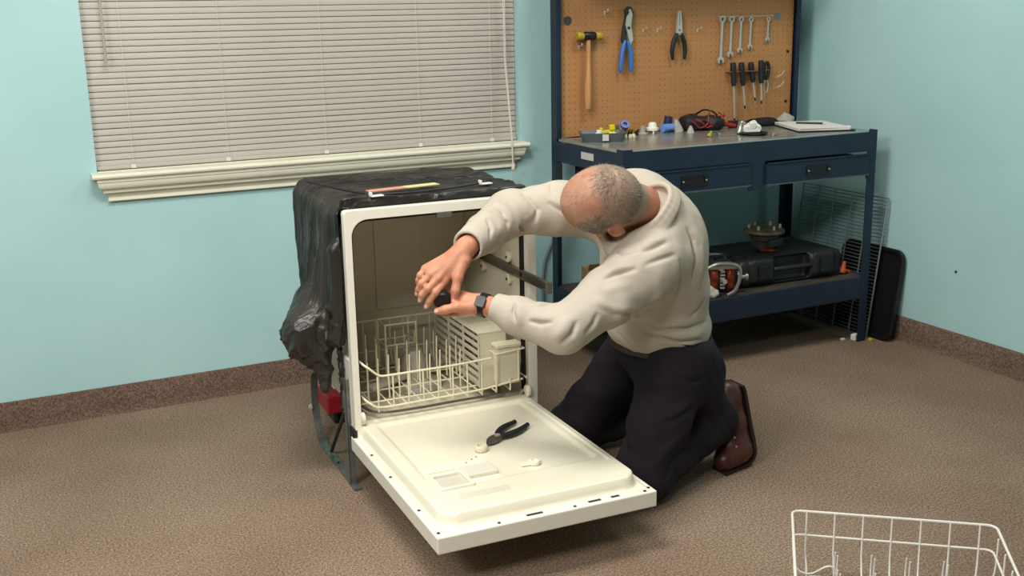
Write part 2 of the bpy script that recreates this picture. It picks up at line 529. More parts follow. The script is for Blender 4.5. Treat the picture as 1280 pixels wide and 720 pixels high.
# ================================================================== the workbench
BLUE = mat('dark_blue_steel', (24, 40, 60), .45, rgb2=(20, 34, 52), nscale=8, spec=.5)
STEEL_TOP = mat('bench_top_steel', (156, 160, 154), .26, .45, rgb2=(136, 139, 132), nscale=7, bump=.03, bscale=40)
BLACKM = mat('black_metal', (18, 18, 20), .5)
CHROME = mat('chrome', (216, 214, 210), .3, .6)
STEEL = mat('tool_steel', (196, 194, 188), .38, .55)
DSTEEL = mat('dark_steel', (70, 70, 70), .4, .8)
WHITE = mat('white_plastic', (232, 230, 220), .35)
CREAMP = mat('cream_plastic', (222, 214, 186), .4)
BLACK = mat('black_plastic', (20, 20, 21), .42)
RUBBER = mat('black_rubber_grip', (27, 27, 29), .55)
bx0, bx1, byb, byf, bh = -1.355, -.14, -.111, -.651, .892
def pegboard_mat():
    m = bpy.data.materials.new('pegboard'); m.use_nodes = True
    nt = m.node_tree; b = nt.nodes['Principled BSDF']; N = nt.nodes.new; L = nt.links.new
    b.inputs['Roughness'].default_value = .6
    tc = N('ShaderNodeTexCoord'); sx = N('ShaderNodeSeparateXYZ'); L(tc.outputs['Object'], sx.inputs[0])
    def frac(out, step):
        d = N('ShaderNodeMath'); d.operation = 'DIVIDE'; d.inputs[1].default_value = step; L(out, d.inputs[0])
        f = N('ShaderNodeMath'); f.operation = 'FRACT'; L(d.outputs[0], f.inputs[0])
        g = N('ShaderNodeMath'); g.operation = 'SUBTRACT'; g.inputs[1].default_value = .5; L(f.outputs[0], g.inputs[0])
        return g.outputs[0]
    cx = N('ShaderNodeCombineXYZ'); L(frac(sx.outputs['X'], .0254), cx.inputs[0]); L(frac(sx.outputs['Z'], .0254), cx.inputs[1])
    ln = N('ShaderNodeVectorMath'); ln.operation = 'LENGTH'; L(cx.outputs[0], ln.inputs[0])
    lt = N('ShaderNodeMath'); lt.operation = 'LESS_THAN'; lt.inputs[1].default_value = .095; L(ln.outputs['Value'], lt.inputs[0])
    n = N('ShaderNodeTexNoise'); n.inputs['Scale'].default_value = 5; n.inputs['Detail'].default_value = 5; L(tc.outputs['Object'], n.inputs['Vector'])
    r = N('ShaderNodeValToRGB'); r.color_ramp.elements[0].color = lin((166, 116, 70)); r.color_ramp.elements[1].color = lin((184, 132, 82))
    L(n.outputs['Fac'], r.inputs[0])
    mx = N('ShaderNodeMix'); mx.data_type = 'RGBA'; L(lt.outputs[0], mx.inputs['Factor']); L(r.outputs[0], mx.inputs['A'])
    mx.inputs['B'].default_value = lin((112, 74, 42))
    L(mx.outputs['Result'], b.inputs['Base Color'])
    return m
wb = thing('workbench', 'dark blue steel workbench with two drawers, pegboard back and lower shelf', 'workbench', (0, 0, 0))
def post(x, y, z1, sx, sy):
    """L-section steel post, corner at x,y, flanges running sx / sy"""
    t = .004; wdt = .042
    mb = MB()
    mb.box(min(x, x + sx*wdt), max(x, x + sx*wdt), min(y, y + sy*t), max(y, y + sy*t), 0, z1)
    mb.box(min(x, x + sx*t), max(x, x + sx*t), min(y + sy*t, y + sy*wdt), max(y + sy*t, y + sy*wdt), 0, z1)
    return mb.build('post', BLUE, wb)
post(bx0, byf, bh + .004, 1, 1); post(bx1, byf, bh + .004, -1, 1)
post(bx0, byb, 1.66, 1, -1); post(bx1, byb, 1.66, -1, -1)
for x, sx in ((bx0, 1), (bx1, -1)):          # front faces of the upright posts beside the board
    MB().box(min(x, x + sx*.022), max(x, x + sx*.022), byb - .046, byb - .042, bh, 1.66).build('post_face', BLUE, wb)
# work surface: folded steel sheet
tp = MB().box(bx0 + .005, bx1 - .005, byf + .005, byb - .046, bh - .012, bh).build('top', STEEL_TOP, wb, bevel=.004, seg=3)
MB().box(bx0 + .042, bx1 - .042, byf, byf + .004, bh - .082, bh - .004).build('front_rail', BLUE, wb)
MB().box(bx0 + .044, bx1 - .044, byf + .003, byf + .012, bh - .008, bh + .001).build('top_edge', mat('pale_edge_steel', (165, 172, 170), .3, .6), wb, bevel=.002)  # front edge strip, slightly paler steel than the top
for x, s in ((bx0, 1), (bx1, -1)):
    MB().box(min(x, x + s*.004), max(x, x + s*.004), byf + .042, byb - .042, bh - .09, bh - .012).build('side_rail', BLUE, wb)
    MB().box(min(x, x + s*.004), max(x, x + s*.004), byf + .042, byb - .042, .19, .283).build('side_rail', BLUE, wb)
MB().box(bx0 + .042, bx1 - .042, byb - .05, byb - .046, bh - .09, bh - .012).build('back_rail', BLUE, wb)
# drawers
for x0, x1, dz in ((-1.302, -.785, .002), (-.708, -.188, -.003)):
    d = MB().box(x0, x1, byf - .012, byf + .002, .722 + dz, .800 + dz).build('drawer', BLUE, wb, bevel=.003)
    MB().box(x0 + .01, x1 - .01, byf + .002, byb - .08, .73 + dz, .795 + dz).build('drawer_box', BLUE, d)
    MB().box(x0, x1, byf - .016, byf - .010, .800 + dz, .807 + dz).build('top_lip', BLUE, d)
    MB().box(x0, x1, byf - .015, byf - .011, .718 + dz, .723 + dz).build('bottom_lip', mat('pale_lip_blue', (74, 84, 94), .45), d)  # bottom lip in a paler, greyer blue than the drawer front
    xc = (x0 + x1) / 2 - .005
    h = MB(); h.ring(rrect(xc - .06, xc + .06, -.022, .022, .006, 3), rrect(xc - .045, xc + .045, -.013, .013, .004, 3), 0, .004, T(0, byf - .012, .761 + dz) @ rx(math.pi/2))
    h.box(xc - .045, xc + .045, byf - .0125, byf - .0115, .748 + dz, .774 + dz)
    h.build('handle', BLACK, d)
    for sx_ in (-.052, .052):
        MB().cyl((xc + sx_, byf - .0165, .761 + dz), (xc + sx_, byf - .019, .761 + dz), .0035, n=8).build('handle_screw', STEEL, d)
MB().box(-.785, -.708, byf, byf + .004, .70, bh - .082).build('drawer_divider', BLUE, wb)
for a, b_ in ((bx0 + .042, -1.302), (-.188, bx1 - .042)):
    if b_ - a > .002: MB().box(a, b_, byf, byf + .004, .70, bh - .082).build('drawer_divider', BLUE, wb)
# lower shelf
MB().box(bx0 + .005, bx1 - .005, byf + .012, byb - .006, .262, .281).build('lower_shelf', mat('shelf_board', (74, 68, 60), .6, rgb2=(60, 55, 50), nscale=20), wb)
MB().box(bx0 + .042, bx1 - .042, byf, byf + .012, .190, .283).build('shelf_rail', BLUE, wb, bevel=.002)
MB().box(bx0 + .042, bx1 - .042, byb - .01, byb - .006, .190, .262).build('shelf_rail', BLUE, wb)
# pegboard
PEGY = byb - .02
pg = MB().box(-1.338, -.160, PEGY, PEGY + .006, bh + .002, 1.60).build('pegboard', pegboard_mat(), wb)
for x, z in ((-1.343 + .012, 1.199), (-1.331, .986), (-.186, 1.197), (-.186, .981)):
    MB().cyl((x, PEGY, z), (x, PEGY - .004, z), .006, n=8).build('board_screw', BLACKM, pg)
MB().cyl((-1.289, PEGY - .0002, 1.349), (-1.289, PEGY - .0015, 1.349), .018, n=20).build('cable_hole', mat('hole_grommet', (62, 66, 66), .6), pg)
MB().cyl((-.250, PEGY - .0002, 1.348), (-.250, PEGY - .0015, 1.348), .016, n=20).build('cable_hole', mat('grey_blue_cap', (104, 122, 126), .5), pg)
# lamp hood / shelf above the board
hd = MB().box(bx0, bx1, byb - .23, byb, 1.615, 1.63)
hd.box(bx0, bx1, byb - .234, byb - .23, 1.57, 1.63)
hd.box(bx0, bx0 + .004, byb - .23, byb - .046, 1.57, 1.615); hd.box(bx1 - .004, bx1, byb - .23, byb - .046, 1.57, 1.615)
hd.build('upper_shelf', BLUE, wb)
# rating sticker on the left side
MB().box(bx0 - .0012, bx0 - .0002, -.445, -.352, .835, .862).build('sticker', mat('label_paper', (196, 194, 188), .6), wb)
MB().box(bx0 - .003, bx0 - .0002, -.20, -.15, .60, .80).build('side_bracket', BLACKM, wb)

# ---- hooks and tools on the pegboard
HY = PEGY
def peg_hook(parent=None, x=0, z=0):
    mb = MB().tube([(x, HY, z), (x, HY - .022, z), (x, HY - .026, z + .004), (x, HY - .026, z + .012)], .0022, 6)
    mb.box(x - .003, x + .003, HY - .002, HY, z - .010, z + .004)
    return mb.build('peg_hook', CHROME, parent)
for i, (x, z, lb) in enumerate(((-1.12, 1.380, 'bare chrome peg hook between the mallet and the blue pliers'),
        (-.938, 1.307, 'left of two bare chrome peg hooks between the two pliers'),
        (-.868, 1.306, 'right of two bare chrome peg hooks between the two pliers'),
        (-.668, 1.302, 'bare chrome peg hook between black pliers and wrenches'),
        (-1.239, 1.250, 'chrome peg hook holding the mallet head from below'))):
    tag(peg_hook(None, x, z), lb, 'hook', 'peg hooks')
# mallet
YEL = mat('yellow_plastic', (168, 146, 36), .4)
WOOD = mat('handle_wood', (206, 152, 96), .45, rgb2=(182, 126, 74), nscale=14, stretch=(6, 6, .6))
t = thing('mallet', 'two-faced mallet with yellow tips, black head and wooden handle', 'mallet', (-1.214, HY - .030, 1.004))
hp = [(.0, 0), (.012, 0), (.0135, .004), (.0145, .06), (.0135, .11), (.0105, .17), (.0095, .21), (.0095, .29), (0, .29)]
MB().lathe(hp, 14, Matrix.Scale(.85, 4, (0, 1, 0))).build('handle', WOOD, t, smooth=True)
MB().lathe([(0, -.028), (.014, -.028), (.017, -.02), (.017, .02), (.014, .028), (0, .028)], 16, T(.003, 0, .285) @ ry(math.pi/2)).build('head', BLACK, t, smooth=True)
for s in (-1, 1):
    MB().lathe([(0, .026), (.013, .026), (.0155, .03), (.0165, .05), (.014, .056), (0, .057)], 16, T(.003, 0, .285) @ ry(s * math.pi/2)).build('tip', YEL, t, smooth=True)
t.rotation_euler = (0, math.radians(.5), 0)

def arc_pts(pts, n=6):
    """Catmull-Rom through control points"""
    P = [Vector(p) for p in pts]; P = [P[0]*2 - P[1]] + P + [P[-1]*2 - P[-2]]; out = []
    for i in range(1, len(P) - 2):
        for k in range(n):
            u = k / n
            out.append(.5 * ((2*P[i]) + (P[i+1]-P[i-1])*u + (2*P[i-1]-5*P[i]+4*P[i+1]-P[i+2])*u*u + (3*P[i]-P[i-1]-3*P[i+1]+P[i+2])*u**3))
    out.append(P[-2]); return [p[:] for p in out]
def grip(mb, pts, r):
    """flattened handle grip along points in the XZ plane"""
    c = arc_pts(pts, 5); k = len(c)
    R = [r[0] + (r[1]-r[0]) * math.sin(min(1, i/(k-1)*1.15) * math.pi) ** .6 for i in range(k)]
    R[0] *= .8; R[-1] *= .75
    return mb.tube(c, R, 10)
# blue tongue-and-groove pliers
t = thing('tongue_groove_pliers', 'long pliers with bright blue grips hanging on the pegboard', 'pliers', (-1.030, HY - .022, 1.268))
GB = mat('blue_vinyl_grip', (58, 110, 178), .45)
for s, ex in ((-1, -.027), (1, .022)):
    g = MB(); grip(g, [(s*.007, 0, .0), (s*.020 + .0, 0, -.05), (ex, 0, -.105), (ex*.95, 0, -.128)], (.0075, .010))
    g.build('grip', GB, t, smooth=True)
MB().prism([(-.026, .0), (-.016, -.02), (-.004, .0), (.004, .045), (.018, .086), (.031, .108), (.022, .130), (.004, .132), (-.010, .118), (-.008, .09), (-.018, .05)], -.005, .003, rx(math.pi/2)).build('jaw', DSTEEL, t, bevel=.001)
MB().prism([(.026, .0), (.014, -.018), (.004, .01), (-.010, .060), (-.004, .092), (.008, .106), (.004, .118), (.014, .122), (.022, .100), (.016, .055), (.022, .03)], .0035, .010, rx(math.pi/2)).build('jaw', STEEL, t, bevel=.001)
MB().cyl((.004, -.013, .048), (.004, .008, .048), .006, n=10).build('pivot', DSTEEL, t)
# black handled pliers
t = thing('lineman_pliers', 'long-nosed pliers with black grips hanging on the pegboard', 'pliers', (-.776, HY - .022, 1.290))
for s in (-1, 1):
    g = MB(); grip(g, [(s*.008, 0, .0), (s*.024, 0, -.03), (s*.032, 0, -.072), (s*.028, 0, -.108)], (.0068, .0095))
    g.build('grip', RUBBER, t, smooth=True)
    MB().prism([(s*-.004, .012), (s*.004, -.01), (s*.015, -.01), (s*.014, .022), (s*.011, .05), (s*.006, .088), (s*.0012, .09), (s*.0012, .03)], -.005, .005, rx(math.pi/2)).build('jaw', STEEL, t, bevel=.001)
MB().cyl((0, -.008, .022), (0, .008, .022), .008, n=12).build('pivot', STEEL, t)
# hook bar and wrenches
tag(MB().tube([(-.57, HY - .012, 1.352), (-.282, HY - .012, 1.350)], .0011, 6).tube([(-.56, HY, 1.352), (-.56, HY - .012, 1.352)], .002, 6).tube([(-.292, HY, 1.35), (-.292, HY - .012, 1.35)], .002, 6).build('wrench_bar', CHROME), 'thin chrome bar the wrenches hang from', 'tool rack')
def wrench(L, w):
    mb = MB()
    ring_o = [(w*1.25*math.cos(a*math.pi/9), w*1.25*math.sin(a*math.pi/9)) for a in range(18)]
    ring_i = [(w*.72*math.cos(a*math.pi/9), w*.72*math.sin(a*math.pi/9)) for a in range(18)]
    mb.ring(ring_o, ring_i, -.004, .004, rx(math.pi/2))
    mb.prism([(-w*.5, -w*1.1), (-w*.42, -L*.5), (-w*.55, -L + w*1.4), (w*.55, -L + w*1.4), (w*.42, -L*.5), (w*.5, -w*1.1)], -.003, .003, rx(math.pi/2))
    j = [(-w*.6, w*1.2), (w*.6, w*1.2), (w*1.35, w*.4), (w*1.3, -w*.7), (w*.7, -w*1.25), (w*.55, -w*.1), (0, w*.25), (-w*.55, -w*.1), (-w*.75, -w*1.2), (-w*1.3, -w*.6), (-w*1.35, w*.4)]
    mb.prism(j, -.0045, .0045, T(0, 0, -L + w*.6) @ rx(math.pi/2) @ rz(.25))
    return mb
wl = ['longest combination wrench, leftmost on the pegboard', 'second longest wrench, just right of the longest one', 'middle one of the five hanging wrenches', 'fourth wrench from the left, shorter than its left neighbours', 'shortest wrench, hanging apart on the right']
for (x, z1, z0, w_), lb in zip(((-.531, 1.345, 1.168, .0118), (-.483, 1.344, 1.192, .0108), (-.433, 1.342, 1.208, .0096), (-.381, 1.340, 1.222, .0088), (-.288, 1.340, 1.250, .0078)), wl):
    o = wrench(z1 - z0, w_).build('wrench', STEEL, bevel=.001)
    tag(o, lb, 'wrench', 'wrenches on the pegboard'); put(o, (x - .020, HY - .013, z1 - .004), (0, math.radians(1.5), 0))
# screwdrivers
tag(MB().box(-.52, -.30, HY - .036, HY - .001, 1.1205, 1.1225).build('screwdriver_rack', mat('brown_rack', (150, 106, 64), .6)), 'narrow rack strip the screwdrivers hang in', 'tool rack')
def screwdriver(lb, x, ztop, hl, sl_, lean, r=.0125, sy=-.03):
    t = thing('screwdriver', lb, 'screwdriver', (x - .032, HY + sy, ztop), 0, 'screwdrivers on the pegboard', rot=(0, lean, 0))
    MB().lathe([(0, 0), (r*.8, -.001), (r, -.01), (r*1.02, -hl*.35), (r*.82, -hl*.62), (r*.95, -hl*.82), (r*.72, -hl), (0, -hl)], 10).build('handle', RUBBER, t, smooth=True)
    MB().lathe([(.0036, -hl), (.0036, -hl - sl_*.93), (.0026, -hl - sl_), (0, -hl - sl_)], 8).build('shaft', CHROME, t, smooth=True)
    MB().lathe([(.004, -hl - sl_ + .012), (.0042, -hl - sl_ + .002), (.001, -hl - sl_ - .004)], 6).build('tip', BLACKM, t)
    return t
screwdriver('long screwdriver with black handle, leftmost on the rack', -.470, 1.162, .100, .150, math.radians(-4))
screwdriver('screwdriver leaning right, second from the left on the rack', -.427, 1.160, .100, .097, math.radians(-8))
screwdriver('black screwdriver leaning behind the upright fourth one', -.372, 1.158, .086, .08, math.radians(-11), sy=-.024)
screwdriver('upright black screwdriver in front, fourth from the left', -.330, 1.166, .098, .086, math.radians(-3), sy=-.042)
t = thing('snips', 'small snips with black handles and open wire loops, rightmost on the rack', 'snips', (-.318, HY - .026, 1.160))
for s in (-1, 1):
    g = MB(); grip(g, [(s*.004, 0, 0), (s*.012, 0, -.03), (s*.010, 0, -.06), (s*.003, 0, -.08)], (.005, .0075)); g.build('grip', RUBBER, t, smooth=True)
    MB().tube(arc_pts([(s*.004, 0, -.078), (s*.011, 0, -.10), (s*.008, 0, -.126), (s*.002, 0, -.134)], 4), .002, 6).build('blade', CHROME, t, smooth=True)
for z, lb in ((1.10, 'upper bent wire hook by the right edge of the pegboard'), (1.055, 'lower bent wire hook by the right edge of the pegboard')):
    tag(MB().tube([(-.255, HY, z - .018), (-.252, HY - .018, z - .012), (-.238, HY - .03, z), (-.226, HY - .034, z + .016)], .002, 6).build('wire_hook', CHROME), lb, 'hook', 'peg hooks')

# ================================================================== things on the bench top
ZT = bh + .0005
BRASS = mat('brass', (176, 140, 70), .3, .9)
BLUEP = mat('blue_plastic', (70, 104, 178), .4)
NAVY = mat('navy_plastic', (24, 36, 78), .4)
REDP = mat('red_rubber', (150, 28, 30), .45)
CLEAR = mat('clear_plastic', (216, 214, 206), .2, trans=.55, ior=1.4)
GREYP = mat('grey_plastic', (88, 96, 98), .45)
COPPER = mat('copper_winding', (150, 66, 34), .38, .5, rgb2=(104, 40, 24), nscale=60)
ALU = mat('cast_aluminium', (176, 176, 172), .35, .85)
def tray_box(mb, x, y, h, flare, t=.004):
    o0 = rrect(-x, x, -y, y, .015, 4); o1 = rrect(-x - flare, x + flare, -y - flare, y + flare, .018, 4)
    i0 = rrect(-x + t, x - t, -y + t, y - t, .012, 4); i1 = rrect(-x - flare + t, x + flare - t, -y - flare + t, y + flare - t, .015, 4)
    n = len(o0); vs = [(a, b, 0) for a, b in o0] + [(a, b, h) for a, b in o1] + [(a, b, h) for a, b in i1] + [(a, b, t) for a, b in i0]
    fs = [tuple(range(n - 1, -1, -1)), tuple(range(3*n, 4*n))]
    for k in range(3):
        for i in range(n):
            j = (i + 1) % n; fs.append((k*n + i, k*n + j, (k+1)*n + j, (k+1)*n + i))
    return mb.add(vs, fs)
t = thing('parts_tray', 'shallow grey parts tray with black base at the bench\'s left end', 'tray', (-1.235, -.305, ZT), math.radians(-24))
tray_box(MB(), .074, .05, .034, .016).build('tray_body', GREYP, t, smooth=True)
MB().box(-.062, .062, -.045, .045, -.0004, .0005).build('base_mat', BLACKM, t)
MB().box(-.006, .018, -.0705, -.0635, .006, .03).build('tray_label', mat('label_paper', (196, 194, 188)), t)
o = MB(); o.lathe([(0, 0), (.018, 0), (.02, .01), (.012, .016), (.012, .028), (.006, .03), (0, .03)], 14)
o.cyl((.01, 0, .01), (.032, .006, .012), .006, n=8)
tag(put(o.build('cap_fitting', WHITE, smooth=True), (-1.247, -.296, ZT + .011), (.2, .1, .4)), 'white stepped plastic cap lying in the grey parts tray', 'fitting')
o = MB(); o.box(-.03, .03, -.008, .008, 0, .012); o.box(-.03, -.018, -.008, .008, .012, .024); o.box(.01, .03, -.012, .012, .01, .03)
tag(put(o.build('yellow_clip', mat('bright_yellow', (212, 206, 30), .4), bevel=.002), (-1.185, -.262, ZT + .022), (0, -.1, -.3)), 'bright yellow plastic clip sticking out of the parts tray', 'clip')
o = MB().lathe([(0, 0), (.012, 0), (.013, .012), (.008, .018), (0, .018)], 10); o.cyl((0, 0, .008), (.022, 0, .014), .006, n=8)
tag(put(o.build('cream_elbow', CREAMP, smooth=True), (-1.192, -.322, ZT + .012), (.3, 0, 2)), 'small cream plastic elbow at the right end of the parts tray', 'fitting')

# water valve cluster with brass studs and blue ring
t = thing('inlet_valve', 'brass-studded valve with white feet and a blue ring on top', 'valve', (-1.105, -.275, ZT), math.radians(-15))
b_ = MB()
for i in range(5): b_.cyl((-.03 + .014*i, -.01 + .006*(i % 2), .014), (-.03 + .014*i, -.012, .034), .0055, n=8)
b_.build('studs', BRASS, t)
for i, (x, y) in enumerate(((-.032, -.022), (-.012, -.028), (.008, -.03), (.024, -.022))):
    MB().lathe([(0, 0), (.007, 0), (.0085, .008), (.006, .016), (0, .016)], 10, T(x, y, 0)).build('foot', CREAMP, t, smooth=True)
MB().box(-.038, .03, -.012, .022, .004, .026).build('body', BLACK, t, bevel=.003)
MB().ring([(.018*math.cos(a*.314), .018*math.sin(a*.314)) for a in range(20)], [(.009*math.cos(a*.314), .009*math.sin(a*.314)) for a in range(20)], -.006, .008, T(-.006, .0, .05) @ rx(.9)).build('ring', BLUEP, t, smooth=True)
MB().cyl((-.006, .002, .02), (-.006, .006, .048), .008, n=10).cyl((-.032, .01, .02), (-.034, .012, .05), .007, n=10).build('ports', GREYP, t)
MB().cyl((.03, 0, .01), (.05, .01, .02), .010, .006, n=10).cyl((.05, .01, .004), (.052, .012, .03), .004, n=8).build('solenoid', BLACK, t)

o = MB().lathe([(0, 0), (.019, 0), (.02, .006), (.012, .01), (.009, .028), (.011, .034), (.004, .036), (0, .036)], 14); o.cyl((-.004, 0, .02), (.02, .0, .024), .005, n=8)
tag(put(o.build('clear_nozzle', CLEAR, smooth=True), (-.995, -.225, ZT), (0, 0, .4)), 'small clear plastic nozzle between two white and brass valves', 'nozzle')
t = thing('white_valve', 'white plastic valve cap on short legs behind the clear nozzle', 'valve', (-.935, -.205, ZT), .2)
MB().lathe([(0, .012), (.025, .012), (.026, .022), (.018, .026), (.017, .038), (.012, .045), (0, .046)], 16).build('body', WHITE, t, smooth=True)
for a in (0, 2.1, 4.2): MB().cyl((.018*math.cos(a), .018*math.sin(a), 0), (.018*math.cos(a), .018*math.sin(a), .014), .004, n=8).build('leg', WHITE, t)
t = thing('blue_valve', 'light blue valve with navy coil and white funnel side', 'valve', (-.848, -.205, ZT + .001), .1)
MB().cyl((-.045, -.005, .017), (.01, 0, .018), .017, .016, n=14).build('barrel', mat('light_blue_plastic', (106, 142, 208), .4), t, smooth=True)
MB().cyl((-.002, .015, .016), (.002, .012, .062), .019, .017, n=14).build('coil', NAVY, t, smooth=True)
MB().box(-.02, .018, -.018, .016, .0, .008).build('bracket', NAVY, t, bevel=.002)
MB().lathe([(0, 0), (.024, 0), (.021, .012), (.012, .04), (.006, .052), (0, .052)], 14, T(.033, -.012, 0) @ ry(-.25)).build('funnel', CLEAR, t, smooth=True)
o = MB().lathe([(0, 0), (.016, 0), (.013, .012), (.004, .03), (0, .031)], 12)
tag(put(o.build('clear_cone', CLEAR, smooth=True), (-.805, -.29, ZT)), 'little clear plastic cone in front of the black meter bag', 'nozzle')
# meter bag with red leads
t = thing('meter_bag', 'black soft meter bag with coiled red test leads', 'bag', (-.690, -.215, ZT), math.radians(-12))
f = Field((-.13, -.08, -.01), (.13, .08, .11), .004)
f.rbox((-.02, 0, .028), (.075, .045, .028), .02, k=.01); f.ell((.045, -.012, .028), (.05, .045, .030), k=.02); f.ell((-.055, .01, .036), (.035, .035, .032), k=.02)
V, F = f.mesh(); V = relax(V, F, 2); Nn = normals(V, F); V = V + Nn * (.0022 * wave(V, (70, 70, 70), 3))[:, None]; V[:, 2] = np.maximum(V[:, 2], 0)
quad_mesh('bag_body', V, F, mat('black_nylon', (24, 23, 25), .6), t)
for i in range(3):
    a = [(-.085 + .03*i, -.03, .052), (-.06 + .035*i, -.052, .035), (-.035 + .03*i, -.05, .014), (.0 + .03*i, -.049, .03), (.01 + .03*i, -.03, .062), (.03 + .02*i, 0, .068)]
    MB().tube(arc_pts(a, 5), .0028, 6).build('test_lead', REDP, t, smooth=True)
MB().tube(arc_pts([(-.03, .02, .06), (0, .0, .082), (.03, -.02, .078), (.055, -.02, .06)], 6), .0045, 6).build('carry_strap', BLACK, t, smooth=True)
MB().cyl((.075, .0, .05), (.098, -.004, .058), .006, n=8).build('probe', REDP, t)
o = MB().tube(arc_pts([(-.045, .01, .012), (-.01, .0, .018), (.03, -.012, .010)], 5), [.006, .008, .009, .010, .010, .009, .009, .009, .009, .008, .007][:11], 8)
tag(put(o.build('red_probe', REDP, smooth=True), (-.575, -.235, ZT)), 'red probe handle lying beside the meter bag', 'probe')
tag(put(MB().box(-.026, .026, -.015, .015, 0, .028).cyl((.0, -.015, .014), (0, -.022, .014), .008, n=10).build('black_switch', BLACK, bevel=.003), (-.525, -.215, ZT), (0, 0, -.3)), 'small black switch box behind the silver cylinder', 'switch')
tag(put(MB().lathe([(0, 0), (.017, 0), (.0175, .003), (.0165, .005), (.0165, .046), (.0175, .048), (.0165, .050), (0, .05)], 18).build('silver_capacitor', ALU, smooth=True), (-.665, -.43, ZT), (0, .25, 0)), 'short silver cylinder standing beside the white connector block', 'capacitor')
t = thing('connector_block', 'chunky white connector block on a black round dish', 'connector', (-.640, -.475, ZT + .010), math.radians(-20))
for i, (x, y, z_, r) in enumerate(((-.022, 0, .012, .015), (.0, -.004, .026, .016), (.022, .0, .014, .015), (-.008, .014, .018, .014), (.012, .012, .03, .012))):
    MB().cyl((x, y - .014, z_), (x + .003, y + .012, z_ + .006), r, r*.9, n=8).build('lobe', WHITE, t, bevel=.003)
MB().box(-.032, .032, -.014, .016, 0, .016).build('base', WHITE, t, bevel=.003)
tag(put(MB().lathe([(0, 0), (.05, 0), (.056, .006), (.058, .010), (.05, .010), (.045, .005), (0, .004)], 24).build('black_dish', BLACK, smooth=True), (-.640, -.485, ZT)), 'flat black round dish under the white connector block', 'dish')
tag(put(MB().lathe([(0, 0), (.010, 0), (.011, .008), (.006, .012), (0, .012)], 10).cyl((.006, 0, .006), (.022, 0, .007), .004, n=8).build('silver_bolt', ALU, smooth=True), (-.60, -.56, ZT), (0, 0, -.3)), 'tiny silver bolt in front of the black round dish', 'bolt')
tag(put(MB().box(-.045, .03, -.02, .02, 0, .006).box(-.045, -.03, -.02, .02, .006, .012).build('metal_bracket', ALU, bevel=.001), (-.735, -.45, ZT), (0, 0, -.4)), 'flat metal bracket lying left of the silver cylinder', 'bracket')
tag(put(MB().lathe([(0, 0), (.009, 0), (.009, .012), (.005, .014), (.005, .026), (0, .026)], 8).build('brass_nut', mat('yellow_brass', (190, 178, 80), .3, .6), smooth=True), (-.828, -.445, ZT), (0, .7, .3)), 'lone yellow brass fitting in the middle of the bench top', 'fitting')
# black glove heap
f = Field((-.12, -.08, -.01), (.12, .08, .07), .004)
f.ell((0, 0, .014), (.07, .035, .022), k=.02); f.ell((.05, .01, .012), (.04, .028, .016), k=.02); f.cone((-.06, -.01, .012), (-.095, -.02, .010), .013, .009, .02); f.cone((-.05, .015, .014), (-.09, .025, .010), .012, .009, .02)
V, F = f.mesh(); V = relax(V, F, 2); V[:, 2] = np.maximum(V[:, 2], 0)
tag(put(quad_mesh('work_glove', V, F, mat('black_fabric', (20, 20, 22), .8)), (-.395, -.235, ZT)), 'crumpled black glove behind the white papers', 'glove')
t = thing('clear_bag', 'small crumpled clear bag by the right post of the pegboard', 'bag', (-.25, -.215, ZT))
f = Field((-.07, -.05, -.01), (.07, .05, .07), .004); f.ell((0, 0, .016), (.042, .028, .020), k=.01); f.cone((.01, 0, .02), (-.01, 0, .046), .014, .006, .02)
V, F = f.mesh(); V = relax(V, F, 1); V += normals(V, F) * (.003 * wave(V, (120, 120, 120), 5))[:, None]; V[:, 2] = np.maximum(V[:, 2], 0)
quad_mesh('bag_body', V, F, CLEAR, t)
# paper pad with pen
t = thing('clipboard', 'black clipboard holding white papers at the right end of the bench', 'clipboard', (-.288, -.425, ZT), math.radians(-19))
MB().box(-.115, .125, -.155, .15, 0, .005).build('board', BLACK, t, bevel=.001)
PAPER = mat('paper', (224, 218, 214), .7)
for i in range(5):
    MB().box(-.112, .106, -.148, .142, .0055 + i*.002, .0072 + i*.002, rz(random.uniform(-.02, .02)) @ T(random.uniform(-.003, .003), random.uniform(-.004, .004), 0)).build('sheet', PAPER, t)
t2 = thing('pen', 'black pen lying on the white papers', 'pen', (-.285, -.415, ZT + .0195), math.radians(-52))
MB().cyl((-.06, 0, 0), (.05, 0, 0), .0042, n=8).build('barrel', BLACK, t2, smooth=True)
MB().cyl((.05, 0, 0), (.064, 0, 0), .0035, .001, n=8).build('tip', STEEL, t2); MB().box(-.058, -.02, -.001, .001, .004, .006).build('clip', STEEL, t2)
tag(put(MB().box(-.022, .022, -.012, .012, 0, .009).build('white_block', WHITE, bevel=.002), (-.176, -.50, ZT), (0, 0, -.3)), 'tiny white block at the bench\'s right end beyond the papers', 'block')

# ================================================================== lower shelf and the corner
ZS = .2815
CASE = mat('case_plastic', (30, 31, 33), .5, bump=.08, bscale=300)
t = thing('tool_case', 'black moulded plastic tool case lying on the lower shelf', 'tool case', (-.475, -.400, ZS), math.radians(-2))
f = Field((-.30, -.22, -.01), (.30, .22, .16), .005)
f.rbox((0, .0, .058), (.262, .172, .058), .028, k=.004)
f.rbox((0, -.165, .062), (.09, .035, .05), .01, k=.004, op='sub')
for s in (-1, 1): f.rbox((s*.155, -.140, .068), (.055, .045, .05), .014, k=.008)
f.rbox((0, .03, .124), (.21, .09, .014), .008, k=.004, op='sub')
V, F = f.mesh(); V = relax(V, F, 1); V[:, 2] = np.maximum(V[:, 2], 0)
quad_mesh('shell', V, F, CASE, t)
MB().tube([(-.10, -.15, .066), (-.09, -.172, .066), (.09, -.172, .066), (.10, -.15, .066)], .011, 10).build('handle', CASE, t, smooth=True)
